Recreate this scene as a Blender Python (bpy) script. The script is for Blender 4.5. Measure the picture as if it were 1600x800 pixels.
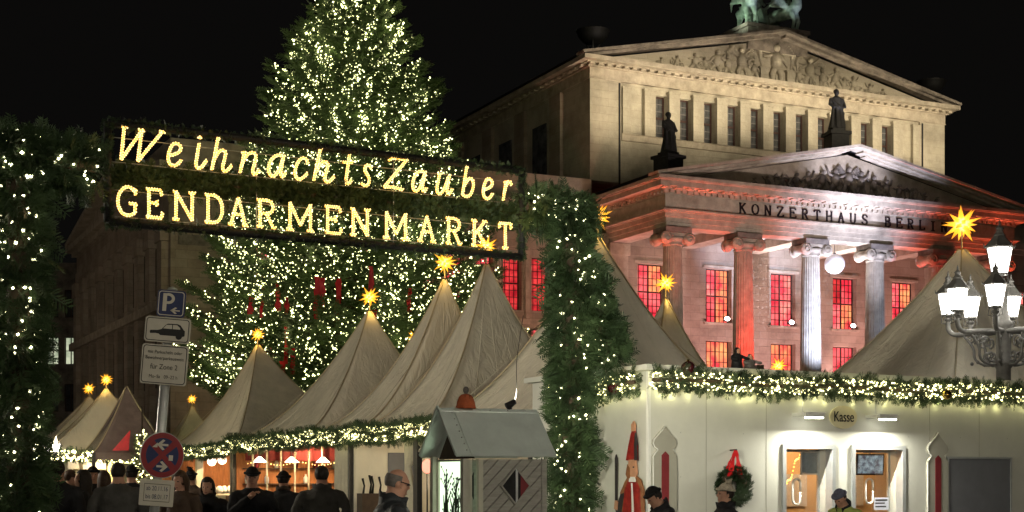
import bpy, math, random
import numpy as np
from mathutils import Vector, Matrix
for _o in list(bpy.data.objects): bpy.data.objects.remove(_o)
S = bpy.context.scene
COL = S.collection
R = math.radians

# ---------------------------------------------------------------- camera
cam = bpy.data.cameras.new('camera'); cam_o = bpy.data.objects.new('camera', cam); COL.objects.link(cam_o)
cam_o.location = (0, 0, 1.7); cam_o.rotation_euler = (R(90), 0, 0)
cam.sensor_width = 36; cam.lens = 51.75; cam.shift_y = 345 / 1600
cam.clip_start = .1; cam.clip_end = 2000
S.camera = cam_o
# ---------------------------------------------------------------- night sky, faint city glow, exposure
W = bpy.data.worlds.new('World'); S.world = W; W.use_nodes = True
bg = W.node_tree.nodes['Background']
bg.inputs[0].default_value = (1.0, .93, .86, 1); bg.inputs[1].default_value = .0026
SUN = bpy.data.lights.new('sky_glow_sun', 'SUN'); SUN.energy = .035; SUN.angle = R(40); SUN.color = (1, .86, .66)
sun_o = bpy.data.objects.new('sky_glow_sun', SUN); COL.objects.link(sun_o)
sun_o.rotation_euler = Vector((.25, 1, -.75)).to_track_quat('-Z', 'Y').to_euler()
S.view_settings.view_transform = 'Standard'; S.view_settings.look = 'None'
S.view_settings.exposure = .3; S.view_settings.gamma = 1; S.view_settings.use_curve_mapping = False
S.render.engine = 'CYCLES'
S.cycles.use_denoising = True
S.cycles.max_bounces = 5; S.cycles.diffuse_bounces = 2; S.cycles.glossy_bounces = 2
S.cycles.transparent_max_bounces = 8; S.cycles.sample_clamp_indirect = 3
try: S.cycles.use_light_tree = True
except Exception: pass

# ---------------------------------------------------------------- frames
UX, UY, VX, VY = .9015, .4327, -.4327, .9015       # axes of the square: along the hall's front, and into its depth
YAW = math.atan2(UY, UX)
HA = (4.77, 90.0)                                   # hall: front left corner of the tall block
def HW(x, y, z): return Vector((HA[0] + UX * x + VX * y, HA[1] + UY * x + VY * y, z))
ME = (-1.54, 32.1)                                  # market row: near end of the tents' front eave
def MW(s, t, z): return Vector((ME[0] + UX * s + VX * t, ME[1] + UY * s + VY * t, z))
BO = (2.13, 23.0); BX, BY = .8714, .4903            # ticket booth corner and front direction
BYAW = math.atan2(BY, BX)
def BW(s, t, z): return Vector((BO[0] + BX * s - BY * t, BO[1] + BY * s + BX * t, z))
def at(px, py, d): return Vector(((px - 800) / 2300 * d, d, 1.7 + (745 - py) / 2300 * d))   # photo point at a distance

def spot(name, loc, tgt, col, power, ang, blend=.6, rad=.3):
    l = bpy.data.lights.new(name, 'SPOT'); l.energy = power; l.color = col; l.spot_size = R(ang); l.spot_blend = blend; l.shadow_soft_size = rad
    o = bpy.data.objects.new(name, l); COL.objects.link(o); o.location = loc
    o.rotation_euler = (Vector(tgt) - Vector(loc)).to_track_quat('-Z', 'Y').to_euler(); return o
def bulb(name, loc, col, power, rad=.1, parent=None):
    l = bpy.data.lights.new(name, 'POINT'); l.energy = power; l.color = col; l.shadow_soft_size = rad
    o = bpy.data.objects.new(name, l); COL.objects.link(o); o.location = loc
    if parent: o.parent = parent
    return o

# floodlights of the concert hall: warm on the tall block, red and cold white under the portico
FLW = (1, .86, .62)
for lx_ in (2, 10, 18, 26, 34):
    for xx in (1.2, 7.5, 14, 20.5, 26.8):
        spot('floodlight', HW(lx_, -64, 21), HW(xx, 0, 25.6), FLW, 29000, 8.8, 1.0, 1.6)
for k in range(9):
    xx = 1.6 + 3.1 * k; spot('roof_floodlight', HW(xx, -3.4, 19.2 + .197 * (13.1 - abs(xx - 13.75)) + .45), HW(xx, 0, 29.5), FLW, 900, 84, 1.0, .3)
RED = (1, .12, .06)
for xx in (1.2, 4.2, 8.9, 18.6, 23.5, 26.5):
    spot('red_uplight', HW(xx, -9.4, 5), HW(xx, -8.5, 18), RED, 7500, 27, .9, .1)
for yy in (-6.4, -3.2): spot('red_uplight', HW(-1.1, yy, 5), HW(-.2, yy, 18), RED, 2400, 27, .9, .1)
spot('red_uplight', HW(6.3, -11, 3.6), HW(6.48, -6.9, 11.6), (1, .055, .035), 9500, 26, .8, .1)
spot('red_uplight', HW(21.0, -11, 3.6), HW(21.0, -6.9, 11.6), (1, .055, .035), 9000, 26, .8, .1)
COLD = (.66, .76, 1)
spot('white_uplight', HW(11.0, -14.5, 4.8), HW(11.33, -6.9, 11.6), (.52, .64, 1), 21000, 34, .9, .1)
spot('white_uplight', HW(16.4, -14.0, 4.8), HW(16.18, -6.9, 12), (.52, .64, 1), 2500, 26, .9, .1)
spot('white_uplight', HW(13.0, -15.5, 4.6), HW(13.6, -7.7, 19.2), (.66, .70, 1), 24000, 48, 1, .2)
spot('white_uplight', HW(13.75, -3.6, 5), HW(13.75, -4.6, 16), (.85, .9, 1), 15000, 50, 1, .2)
spot('white_uplight', HW(13.75, -23, 4.6), HW(13.75, -7.4, 20.6), (.72, .74, 1), 34000, 20, 1, .2)
spot('pink_wash', HW(3.5, -4.6, 5.2), HW(3.5, -.9, 12), (1, .54, .52), 2600, 120, 1, .3)
spot('pink_wash', HW(22.5, -4.6, 5.2), HW(22.5, -.9, 12), (1, .50, .47), 2600, 120, 1, .3)
spot('pink_wash', HW(10, -4.6, 5.2), HW(10, -.9, 12), (1, .56, .60), 2500, 120, 1, .3)
spot('pink_wash', HW(17, -4.6, 5.2), HW(17, -.9, 12), (1, .58, .60), 2500, 120, 1, .3)
spot('front_wash', HW(4, -30, 4), HW(6, -7, 17), (1, .82, .80), 9000, 44, 1, .4)
spot('wing_wash', HW(-6, -14, 4), HW(-4, 0, 15), (1, .50, .36), 3200, 70, 1, .4)
spot('wing_wash', HW(-21, -16, 4), HW(-22.5, 0, 11), (1, .66, .42), 2600, 60, 1, .4)
spot('wing_wash', HW(-46, 14, 3), HW(-25.6, 16, 14), (1, .80, .60), 1000, 110, 1, .4)
spot('roof_uplight', HW(9.6, -.4, 30.4), HW(14, 1.6, 33), (.80, 1, .78), 400, 60, .9, .1)

# ---------------------------------------------------------------- materials
def mat(name, col, rough=.8, var=.25, scale=3.0, bump=0.0, bscale=None, metal=0.0, col2=None, coord='Object', spec=.3, stretch=None):
    m = bpy.data.materials.new(name); m.use_nodes = True; nt = m.node_tree; n = nt.nodes; L = nt.links
    b = n['Principled BSDF']; b.inputs['Roughness'].default_value = rough; b.inputs['Metallic'].default_value = metal
    b.inputs['Specular IOR Level'].default_value = spec
    tc = n.new('ShaderNodeTexCoord'); src = tc.outputs[coord]
    if stretch:
        mp = n.new('ShaderNodeMapping'); mp.inputs['Scale'].default_value = stretch; L.new(src, mp.inputs[0]); src = mp.outputs[0]
    nz = n.new('ShaderNodeTexNoise'); nz.inputs['Scale'].default_value = scale; nz.inputs['Detail'].default_value = 6; nz.inputs['Roughness'].default_value = .65
    L.new(src, nz.inputs['Vector'])
    cr = n.new('ShaderNodeValToRGB'); cr.color_ramp.elements[0].position = .3; cr.color_ramp.elements[1].position = .7
    c2 = col2 or tuple(min(1, c * (1 + var)) for c in col); c1 = tuple(c * (1 - var) for c in col)
    cr.color_ramp.elements[0].color = (*c1, 1); cr.color_ramp.elements[1].color = (*c2, 1)
    L.new(nz.outputs['Fac'], cr.inputs[0]); L.new(cr.outputs[0], b.inputs['Base Color'])
    if bump:
        bz = n.new('ShaderNodeTexNoise'); bz.inputs['Scale'].default_value = bscale or scale * 4; bz.inputs['Detail'].default_value = 4
        L.new(src, bz.inputs['Vector'])
        bp = n.new('ShaderNodeBump'); bp.inputs['Strength'].default_value = bump; bp.inputs['Distance'].default_value = .02
        L.new(bz.outputs['Fac'], bp.inputs['Height']); L.new(bp.outputs[0], b.inputs['Normal'])
    return m
def emit(name, col, st, sampling=None):
    m = bpy.data.materials.new(name); m.use_nodes = True; nt = m.node_tree; n = nt.nodes
    b = n['Principled BSDF']; b.inputs['Base Color'].default_value = (*[c * .5 for c in col], 1); b.inputs['Roughness'].default_value = .5
    b.inputs['Emission Color'].default_value = (*col, 1); b.inputs['Emission Strength'].default_value = st
    return m
def stone(name, c1, c2, bw=1.2, bh=.5, mortar=.012, stain=.5):
    """ashlar: blocks of slightly different tone, recessed joints, dirt with its own shape"""
    m = bpy.data.materials.new(name); m.use_nodes = True; nt = m.node_tree; n = nt.nodes; L = nt.links
    b = n['Principled BSDF']; b.inputs['Roughness'].default_value = .9; b.inputs['Specular IOR Level'].default_value = .15
    tc = n.new('ShaderNodeTexCoord'); sp = n.new('ShaderNodeSeparateXYZ'); L.new(tc.outputs['Object'], sp.inputs[0])
    ad = n.new('ShaderNodeMath'); ad.operation = 'ADD'; L.new(sp.outputs[0], ad.inputs[0]); L.new(sp.outputs[1], ad.inputs[1])
    cb = n.new('ShaderNodeCombineXYZ'); L.new(ad.outputs[0], cb.inputs[0]); L.new(sp.outputs[2], cb.inputs[1])
    br = n.new('ShaderNodeTexBrick'); br.inputs['Scale'].default_value = 1; br.inputs['Brick Width'].default_value = bw; br.inputs['Row Height'].default_value = bh
    br.inputs['Mortar Size'].default_value = mortar; br.inputs['Bias'].default_value = -.1
    br.inputs['Color1'].default_value = (*c1, 1); br.inputs['Color2'].default_value = (*c2, 1); br.inputs['Mortar'].default_value = (*[c * .78 for c in c1], 1)
    L.new(cb.outputs[0], br.inputs['Vector'])
    nz = n.new('ShaderNodeTexNoise'); nz.inputs['Scale'].default_value = .45; nz.inputs['Detail'].default_value = 8; nz.inputs['Roughness'].default_value = .7
    L.new(tc.outputs['Object'], nz.inputs['Vector'])
    cr = n.new('ShaderNodeValToRGB'); cr.color_ramp.elements[0].position = .33; cr.color_ramp.elements[1].position = .58
    cr.color_ramp.elements[0].color = (1 - stain, 1 - stain, 1 - stain, 1); cr.color_ramp.elements[1].color = (1, 1, 1, 1); L.new(nz.outputs['Fac'], cr.inputs[0])
    mx = n.new('ShaderNodeMix'); mx.data_type = 'RGBA'; mx.blend_type = 'MULTIPLY'; mx.inputs[0].default_value = 1
    L.new(br.outputs['Color'], mx.inputs[6]); L.new(cr.outputs[0], mx.inputs[7]); L.new(mx.outputs[2], b.inputs['Base Color'])
    n2 = n.new('ShaderNodeTexNoise'); n2.inputs['Scale'].default_value = 9; n2.inputs['Detail'].default_value = 5; L.new(tc.outputs['Object'], n2.inputs['Vector'])
    ma = n.new('ShaderNodeMath'); ma.operation = 'MULTIPLY_ADD'; ma.inputs[1].default_value = -1.5
    L.new(br.outputs['Fac'], ma.inputs[0]); L.new(n2.outputs['Fac'], ma.inputs[2])
    bp = n.new('ShaderNodeBump'); bp.inputs['Strength'].default_value = .5; bp.inputs['Distance'].default_value = .03
    L.new(ma.outputs[0], bp.inputs['Height']); L.new(bp.outputs[0], b.inputs['Normal'])
    return m
def foliage(name, dark, light):
    m = mat(name, dark, .55, .3, 2.2, col2=light, coord='Object', spec=.35); return m
def window_glow(name, c1, c2, st, scale=1.1):
    """lit room behind panes: brightness drifts from lamp to curtain"""
    m = bpy.data.materials.new(name); m.use_nodes = True; nt = m.node_tree; n = nt.nodes; L = nt.links
    b = n['Principled BSDF']; b.inputs['Base Color'].default_value = (.05, .01, .01, 1); b.inputs['Roughness'].default_value = .15
    tc = n.new('ShaderNodeTexCoord'); nz = n.new('ShaderNodeTexNoise'); nz.inputs['Scale'].default_value = scale; nz.inputs['Detail'].default_value = 3
    gm = n.new('ShaderNodeNewGeometry'); L.new(gm.outputs['Position'], nz.inputs['Vector'])
    cr = n.new('ShaderNodeValToRGB'); cr.color_ramp.elements[0].position = .36; cr.color_ramp.elements[1].position = .66
    cr.color_ramp.elements[0].color = (*c1, 1); cr.color_ramp.elements[1].color = (*c2, 1); L.new(nz.outputs['Fac'], cr.inputs[0])
    L.new(cr.outputs[0], b.inputs['Emission Color']); b.inputs['Emission Strength'].default_value = st
    return m

M = {}
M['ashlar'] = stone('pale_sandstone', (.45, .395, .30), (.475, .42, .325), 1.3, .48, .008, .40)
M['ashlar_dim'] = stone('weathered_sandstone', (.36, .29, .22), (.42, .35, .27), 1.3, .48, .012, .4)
M['trim'] = mat('sandstone_trim', (.40, .34, .26), .9, .3, 1.6, .3, spec=.15)
M['trim_dark'] = mat('sooty_sandstone', (.15, .13, .11), .9, .5, 1.2, .3, col2=(.32, .27, .22), spec=.15)
M['soot'] = mat('sooty_bronze', (.018, .017, .016), .7, .4, 5, .2)
M['roof'] = mat('dark_sheet_roof', (.045, .045, .045), .6, .3, 1.5)
M['bowl_bronze'] = mat('black_bronze', (.006, .006, .006), .55, .3, 5)
M['copper'] = mat('green_copper', (.22, .33, .25), .65, .4, 2.5, .3, col2=(.40, .50, .40))
M['frame'] = mat('dark_window_wood', (.05, .022, .016), .6, .3, 6)
M['glass_dark'] = mat('dark_window_glass', (.03, .03, .032), .12, .5, 1.2, spec=.6, col2=(.14, .14, .14))
M['muntin'] = mat('pale_muntin', (.16, .15, .14), .6, .3, 4)
M['red_pane'] = window_glow('red_lit_pane', (.74, .022, .045), (1.0, .16, .16), 1.15)
M['orange_pane'] = window_glow('orange_lit_pane', (.95, .045, .06), (1.0, .40, .14), 1.2)
M['dim_pane'] = window_glow('dim_red_pane', (.34, .008, .016), (.78, .05, .05), 1.0, 1.7); M['pink_pane'] = window_glow('pink_lit_pane', (.95, .06, .09), (1.0, .30, .24), 1.25, 1.4)
M['pale_pane'] = window_glow('office_lit_pane', (.30, .36, .24), (.62, .66, .46), .8, 2)
M['letter_dark'] = mat('bronze_letter', (.02, .012, .012), .5, .2, 6)
M['mirror'] = mat('mirror_tile', (.85, .87, .9), .35, .1, 8, metal=.35)
M['bark'] = mat('bark', (.07, .05, .035), .9, .4, 6, .6)
M['fir'] = foliage('fir_needles', (.040, .075, .026), (.10, .155, .05))
M['fir_near'] = foliage('garland_fir_needles', (.022, .048, .018), (.07, .118, .045))
M['fir_dark'] = foliage('eave_garland_needles', (.018, .036, .014), (.05, .085, .035))
M['bulb'] = emit('warm_white_bulb', (1.0, .93, .42), 8)
M['bulb_tree'] = emit('warm_white_tree_bulb', (.98, 1.0, .44), 6)
M['bulb_near'] = emit('warm_white_garland_bulb', (1.0, .95, .55), 10)
M['rope'] = emit('amber_rope_light', (1.0, .46, .06), 1.6)
M['bead'] = emit('amber_bead_bulb', (1.0, .74, .27), 2.3)
M['iron'] = mat('dark_iron', (.035, .033, .032), .5, .3, 8, spec=.4)
M['iron_grey'] = mat('grey_painted_iron', (.13, .125, .115), .45, .3, 8, .2, spec=.4)
M['steel'] = mat('galvanised_steel', (.42, .43, .41), .45, .2, 4, .1, metal=.6)
M['sheet'] = mat('galvanised_sheet', (.74, .82, .76), .32, .10, 2.5, .05, metal=.25)
def canvas(name, c, dirt):
    m = bpy.data.materials.new(name); m.use_nodes = True; nt = m.node_tree; n = nt.nodes; L = nt.links; b = n['Principled BSDF']
    b.inputs['Roughness'].default_value = .8; b.inputs['Specular IOR Level'].default_value = .2
    tc = n.new('ShaderNodeTexCoord'); gm = n.new('ShaderNodeNewGeometry')
    n1 = n.new('ShaderNodeTexNoise'); n1.inputs['Scale'].default_value = .8; n1.inputs['Detail'].default_value = 8; n1.inputs['Roughness'].default_value = .72; L.new(gm.outputs['Position'], n1.inputs['Vector'])
    mp = n.new('ShaderNodeMapping'); mp.inputs['Scale'].default_value = (1.6, 1.6, .5); L.new(gm.outputs['Position'], mp.inputs[0])
    n2 = n.new('ShaderNodeTexNoise'); n2.inputs['Scale'].default_value = 1.3; n2.inputs['Detail'].default_value = 5; L.new(mp.outputs[0], n2.inputs['Vector'])
    mu = n.new('ShaderNodeMath'); mu.operation = 'MULTIPLY'; L.new(n1.outputs['Fac'], mu.inputs[0]); L.new(n2.outputs['Fac'], mu.inputs[1])
    cr = n.new('ShaderNodeValToRGB'); cr.color_ramp.elements[0].position = .13; cr.color_ramp.elements[1].position = .33
    cr.color_ramp.elements[0].color = (*[x * (1 - dirt) for x in c], 1); cr.color_ramp.elements[1].color = (*c, 1); L.new(mu.outputs[0], cr.inputs[0]); L.new(cr.outputs[0], b.inputs['Base Color'])
    wv = n.new('ShaderNodeTexNoise'); wv.inputs['Scale'].default_value = 2.2; wv.inputs['Detail'].default_value = 3; wv.inputs['Distortion'].default_value = 1.2; L.new(mp.outputs[0], wv.inputs['Vector'])
    bp = n.new('ShaderNodeBump'); bp.inputs['Strength'].default_value = .45; bp.inputs['Distance'].default_value = .12; L.new(wv.outputs['Fac'], bp.inputs['Height']); L.new(bp.outputs[0], b.inputs['Normal'])
    return m
M['fabric'] = canvas('beige_tent_canvas', (.73, .67, .54), .16); M['fabric_pale'] = canvas('cream_tent_canvas', (.80, .75, .62), .12)
M['seam'] = mat('canvas_seam', (.50, .42, .27), .8, .15, 5)
M['clear'] = mat('grey_film_panel', (.17, .13, .12), .2, .2, 3, spec=.6)
M['lantern'] = emit('lantern_glass', (1.0, .96, .86), 16)
M['wall_paint'] = mat('cream_booth_paint', (.60, .60, .535), .7, .10, 1.1, .06, 30, col2=(.63, .63, .56))
M['wall_shadow'] = mat('booth_paint_in_shade', (.36, .35, .29), .75, .08, 2)  # wall colour darkened as shade for the turret boards; joints share it
M['panel_grey'] = mat('slate_grey_panel', (.16, .165, .18), .6, .1, 3)
M['alu'] = mat('aluminium_frame', (.50, .52, .52), .4, .1, 5, metal=.5)
M['red_paint'] = mat('dark_red_paint', (.20, .025, .03), .6, .2, 4)
M['ribbon'] = mat('red_strip', (.75, .02, .025), .5, .15, 6)
M['board'] = mat('grey_stained_board', (.33, .32, .28), .8, .22, 4, .3, stretch=(1, 1, 6))
M['board_pale'] = mat('pale_painted_post', (.50, .49, .40), .7, .12, 4)
M['wood_warm'] = mat('warm_pine_board', (.42, .17, .06), .6, .3, 3, .2, stretch=(6, 6, 1))
M['wood_dark'] = mat('dark_stained_wood', (.06, .04, .028), .6, .3, 5)
M['valance'] = mat('dark_red_cloth', (.07, .006, .006), .9, .3, 6, .3)
M['curtain'] = mat('cream_curtain', (.56, .52, .40), .9, .12, 5, .2)
M['white'] = mat('white_paint', (.72, .72, .68), .6, .06, 4)
M['sign_white'] = mat('sign_white_film', (.46, .43, .35), .5, .08, 6)
M['sign_blue'] = mat('sign_blue_film', (.009, .018, .075), .5, .12, 6)
M['sign_red'] = mat('sign_red_film', (.20, .012, .014), .5, .12, 6)
M['black'] = mat('black_print', (.012, .012, .012), .6, .1, 5)
M['skin'] = mat('skin', (.50, .27, .18), .55, .12, 12)
M['hair_dark'] = mat('dark_hair', (.02, .014, .01), .6, .4, 30)
M['hair_brown'] = mat('brown_hair', (.06, .032, .018), .6, .4, 30)
M['hair_grey'] = mat('grey_hair', (.15, .135, .12), .6, .3, 30)
M['coat_black'] = mat('black_coat', (.020, .020, .022), .85, .35, 7, .4)
M['coat_navy'] = mat('dark_slate_coat', (.026, .029, .032), .55, .35, 6, .5)
M['coat_grey'] = mat('dark_grey_coat', (.065, .062, .055), .85, .3, 8, .4)
M['coat_brown'] = mat('dark_brown_coat', (.07, .045, .03), .85, .3, 8, .4)
M['trousers'] = mat('dark_trousers', (.014, .015, .02), .85, .3, 8, .2)
M['hivis'] = mat('yellow_green_jacket', (.34, .40, .10), .7, .12, 8, .3)
M['knit'] = mat('beige_knit', (.50, .44, .34), .95, .35, 40, .8, 60)
M['knit_blue'] = mat('grey_blue_cap', (.11, .115, .16), .9, .3, 30, .5, 60)
M['knit_black'] = mat('black_knit', (.014, .013, .013), .95, .3, 40, .6, 60)
M['robe'] = mat('orange_robe', (.42, .10, .035), .8, .25, 8, .3)
M['ground'] = mat('dark_paving', (.055, .052, .05), .85, .3, 2, .3)
M['eye'] = mat('dark_eye', (.012, .01, .01), .3, .1, 5)
M['lip'] = mat('lip', (.32, .12, .10), .5, .1, 9)
M['gold'] = mat('gilt_bauble', (.62, .42, .12), .15, .1, 5, metal=1)
M['red_bauble'] = mat('red_bauble', (.05, .008, .01), .15, .1, 5, spec=.7)

def star_mat():
    m = bpy.data.materials.new('glowing_paper_star'); m.use_nodes = True; nt = m.node_tree; n = nt.nodes; L = nt.links
    b = n['Principled BSDF']; b.inputs['Base Color'].default_value = (.6, .35, .05, 1)
    tc = n.new('ShaderNodeTexCoord'); ln = n.new('ShaderNodeVectorMath'); ln.operation = 'LENGTH'; L.new(tc.outputs['Object'], ln.inputs[0])
    cr = n.new('ShaderNodeValToRGB'); e = cr.color_ramp.elements
    e[0].position = .16; e[0].color = (1, .85, .36, 1); e[1].position = 1; e[1].color = (.34, .115, .004, 1)
    k = cr.color_ramp.elements.new(.40); k.color = (.62, .29, .018, 1)
    L.new(ln.outputs['Value'], cr.inputs[0]); L.new(cr.outputs[0], b.inputs['Emission Color']); b.inputs['Emission Strength'].default_value = 2.3
    return m
M['star'] = star_mat()

# ---------------------------------------------------------------- mesh building
class MB:
    def __init__(s): s.v = []; s.f = []; s.m = []; s.sm = []
    def add(s, vs, fs, m=0, smooth=False):
        o = len(s.v); s.v.extend([tuple(p) for p in vs]); s.f.extend([tuple(i + o for i in f) for f in fs])
        s.m.extend([m] * len(fs)); s.sm.extend([smooth] * len(fs)); return s
    def box(s, x0, x1, y0, y1, z0, z1, m=0):
        if x1 < x0: x0, x1 = x1, x0
        if y1 < y0: y0, y1 = y1, y0
        if z1 < z0: z0, z1 = z1, z0
        return s.add([(x0, y0, z0), (x1, y0, z0), (x1, y1, z0), (x0, y1, z0), (x0, y0, z1), (x1, y0, z1), (x1, y1, z1), (x0, y1, z1)],
              [(0, 3, 2, 1), (4, 5, 6, 7), (0, 1, 5, 4), (1, 2, 6, 5), (2, 3, 7, 6), (3, 0, 4, 7)], m)
    def bar(s, p, q, w, h, m=0, up=(0, 0, 1)):
        """box bar from p to q, width w across, height h along up"""
        p = Vector(p); q = Vector(q); d = (q - p).normalized(); up = Vector(up)
        if abs(d.dot(up)) > .98: up = Vector((0, 1, 0))
        a = d.cross(up).normalized() * w / 2; b = a.cross(d).normalized() * h / 2
        vs = [p - a - b, p + a - b, p + a + b, p - a + b, q - a - b, q + a - b, q + a + b, q - a + b]
        return s.add(vs, [(0, 1, 2, 3), (7, 6, 5, 4), (0, 4, 5, 1), (1, 5, 6, 2), (2, 6, 7, 3), (3, 7, 4, 0)], m)
    def tube(s, pts, r, n=8, m=0, caps=True, smooth=True, ry=None):
        pts = [Vector(p) for p in pts]; k = len(pts)
        rs = r if isinstance(r, (list, tuple)) else [r] * k
        vs = []; fs = []; ref = None
        for i, p in enumerate(pts):
            d = (pts[min(i + 1, k - 1)] - pts[max(i - 1, 0)]).normalized()
            if ref is None:
                ref = Vector((0, 0, 1)) if abs(d.z) < .9 else Vector((1, 0, 0))
            a = d.cross(ref).normalized(); b = a.cross(d).normalized(); ref = b
            for j in range(n):
                t = 2 * math.pi * j / n
                vs.append(p + a * (math.cos(t) * rs[i]) + b * (math.sin(t) * rs[i]))
        for i in range(k - 1):
            for j in range(n):
                j2 = (j + 1) % n
                fs.append((i * n + j, i * n + j2, (i + 1) * n + j2, (i + 1) * n + j))
        if caps: fs.append(tuple(range(n))[::-1]); fs.append(tuple((k - 1) * n + j for j in range(n)))
        return s.add(vs, fs, m, smooth)
    def loft(s, rings, n=12, m=0, smooth=True):
        """rings: (centre, rx, ry) horizontal ellipses"""
        vs = []; fs = []; k = len(rings)
        for (c, rx, ry) in rings:
            for j in range(n):
                t = 2 * math.pi * j / n; vs.append((c[0] + rx * math.cos(t), c[1] + ry * math.sin(t), c[2]))
        for i in range(k - 1):
            for j in range(n):
                j2 = (j + 1) % n; fs.append((i * n + j, i * n + j2, (i + 1) * n + j2, (i + 1) * n + j))
        fs.append(tuple(range(n))[::-1]); fs.append(tuple((k - 1) * n + j for j in range(n)))
        return s.add(vs, fs, m, smooth)
    def lathe(s, prof, c=(0, 0, 0), n=16, m=0, smooth=True):
        return s.loft([((c[0], c[1], c[2] + z), r, r) for r, z in prof], n, m, smooth)
    def ball(s, c, r, nu=12, nv=8, m=0, smooth=True):
        rx, ry, rz = r if isinstance(r, (list, tuple)) else (r, r, r)
        vs = [(c[0], c[1], c[2] - rz)]; fs = []
        for i in range(1, nv):
            p = math.pi * i / nv - math.pi / 2
            for j in range(nu):
                t = 2 * math.pi * j / nu; vs.append((c[0] + rx * math.cos(p) * math.cos(t), c[1] + ry * math.cos(p) * math.sin(t), c[2] + rz * math.sin(p)))
        vs.append((c[0], c[1], c[2] + rz)); top = len(vs) - 1
        for j in range(nu):
            j2 = (j + 1) % nu; fs.append((0, 1 + j2, 1 + j)); b = 1 + (nv - 2) * nu; fs.append((b + j, b + j2, top))
        for i in range(nv - 2):
            for j in range(nu):
                j2 = (j + 1) % nu; a = 1 + i * nu; fs.append((a + j, a + j2, a + nu + j2, a + nu + j))
        return s.add(vs, fs, m, smooth)
    def prism(s, poly, y0, y1, m=0):
        """polygon in x,z extruded along y (poly counter-clockwise seen from -y)"""
        n = len(poly); vs = [(x, y0, z) for x, z in poly] + [(x, y1, z) for x, z in poly]
        fs = [tuple(range(n)), tuple(range(2 * n - 1, n - 1, -1))] + [(i, i + n, (i + 1) % n + n, (i + 1) % n) for i in range(n)]
        return s.add(vs, fs, m)
    def quad(s, a, b, c, d, m=0): return s.add([a, b, c, d], [(0, 1, 2, 3)], m)
    def mesh(s, name, mats):
        me = bpy.data.meshes.new(name); me.from_pydata(s.v, [], s.f); me.update()
        for k in (mats if isinstance(mats, (list, tuple)) else [mats]): me.materials.append(M[k] if isinstance(k, str) else k)
        me.polygons.foreach_set('material_index', s.m); me.polygons.foreach_set('use_smooth', s.sm); return me
    def build(s, name, mats, parent=None, loc=(0, 0, 0), rot=(0, 0, 0)):
        return link(name, s.mesh(name, mats), parent, loc, rot)

def link(name, me, parent=None, loc=(0, 0, 0), rot=(0, 0, 0)):
    o = bpy.data.objects.new(name, me); COL.objects.link(o); o.location = loc; o.rotation_euler = rot
    if parent is not None: o.parent = parent
    return o
def tag(o, label, cat, group=None):
    o['label'] = label; o['category'] = cat
    if group: o['group'] = group
    return o
def thing(name, label, cat, loc=(0, 0, 0), rz=0, group=None):
    o = bpy.data.objects.new(name, None); COL.objects.link(o); o.location = loc; o.rotation_euler = (0, 0, rz); o.empty_display_size = .3
    return tag(o, label, cat, group)
def stuff(o): o['kind'] = 'stuff'; return o
def struct(o): o['kind'] = 'structure'; return o

def np_mesh(name, V, F, m):
    me = bpy.data.meshes.new(name); k = F.shape[1]
    me.vertices.add(len(V)); me.vertices.foreach_set('co', V.astype(np.float32).ravel())
    me.loops.add(F.size); me.loops.foreach_set('vertex_index', F.astype(np.int32).ravel())
    me.polygons.add(len(F)); me.polygons.foreach_set('loop_start', np.arange(0, F.size, k, dtype=np.int32))
    try: me.polygons.foreach_set('loop_total', np.full(len(F), k, dtype=np.int32))
    except Exception: pass
    me.update(calc_edges=True); me.validate(); me.materials.append(M[m]); return me
def scatter(name, tv, tf, pos, ax, scale, m, rng, parent=None, roll=None):
    """one mesh of many copies of a small template, its x axis along ax"""
    pos = np.asarray(pos, float); ax = np.asarray(ax, float); ax /= np.linalg.norm(ax, axis=1)[:, None] + 1e-9
    N = len(pos); scale = np.broadcast_to(np.asarray(scale, float), (N,))
    ref = rng.normal(size=(N, 3)) if roll is None else np.tile(np.asarray(roll, float), (N, 1)) + rng.normal(size=(N, 3)) * .35
    y = np.cross(ref, ax); y /= np.linalg.norm(y, axis=1)[:, None] + 1e-9; z = np.cross(ax, y)
    V = pos[:, None, :] + scale[:, None, None] * (tv[None, :, 0:1] * ax[:, None, :] + tv[None, :, 1:2] * y[:, None, :] + tv[None, :, 2:3] * z[:, None, :])
    F = tf[None, :, :] + (np.arange(N) * len(tv))[:, None, None]
    return link(name, np_mesh(name, V.reshape(-1, 3), F.reshape(-1, tf.shape[1]), m), parent)
def twig_template(pairs=6, wid=.05, seed=1):
    rr = random.Random(seed); vs = []; fs = []
    def shoot(p, d, l, w):
        p = np.array(p, float); d = np.array(d, float); d /= np.linalg.norm(d); sd = np.array([-d[1], d[0], 0]); o = len(vs)
        mid = p + d * l * .45
        vs.extend([p, mid + sd * w + np.array([0, 0, -.3 * w]), p + d * l, mid - sd * w + np.array([0, 0, -.3 * w])]); vs[o + 2] = vs[o + 2] + np.array([0, 0, .06 * l])
        fs.extend([(o, o + 2, o + 1), (o, o + 3, o + 2)])
    shoot((0, 0, 0), (1, 0, 0), 1.0, wid * .9)
    for i in range(pairs):
        x = .08 + .8 * i / pairs; l = .46 * (1 - .6 * i / pairs)
        for sg in (-1, 1):
            shoot((x, 0, 0), (.62 + rr.uniform(-.1, .1), sg, rr.uniform(-.25, .15)), l * rr.uniform(.8, 1.15), wid)
    return np.array(vs), np.array(fs)
TW_V, TW_F = twig_template()
TN_V, TN_F = twig_template(9, .030, 2)
OCT_V = np.array([(1, 0, 0), (-1, 0, 0), (0, 1, 0), (0, -1, 0), (0, 0, 1), (0, 0, -1)], float)
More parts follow.
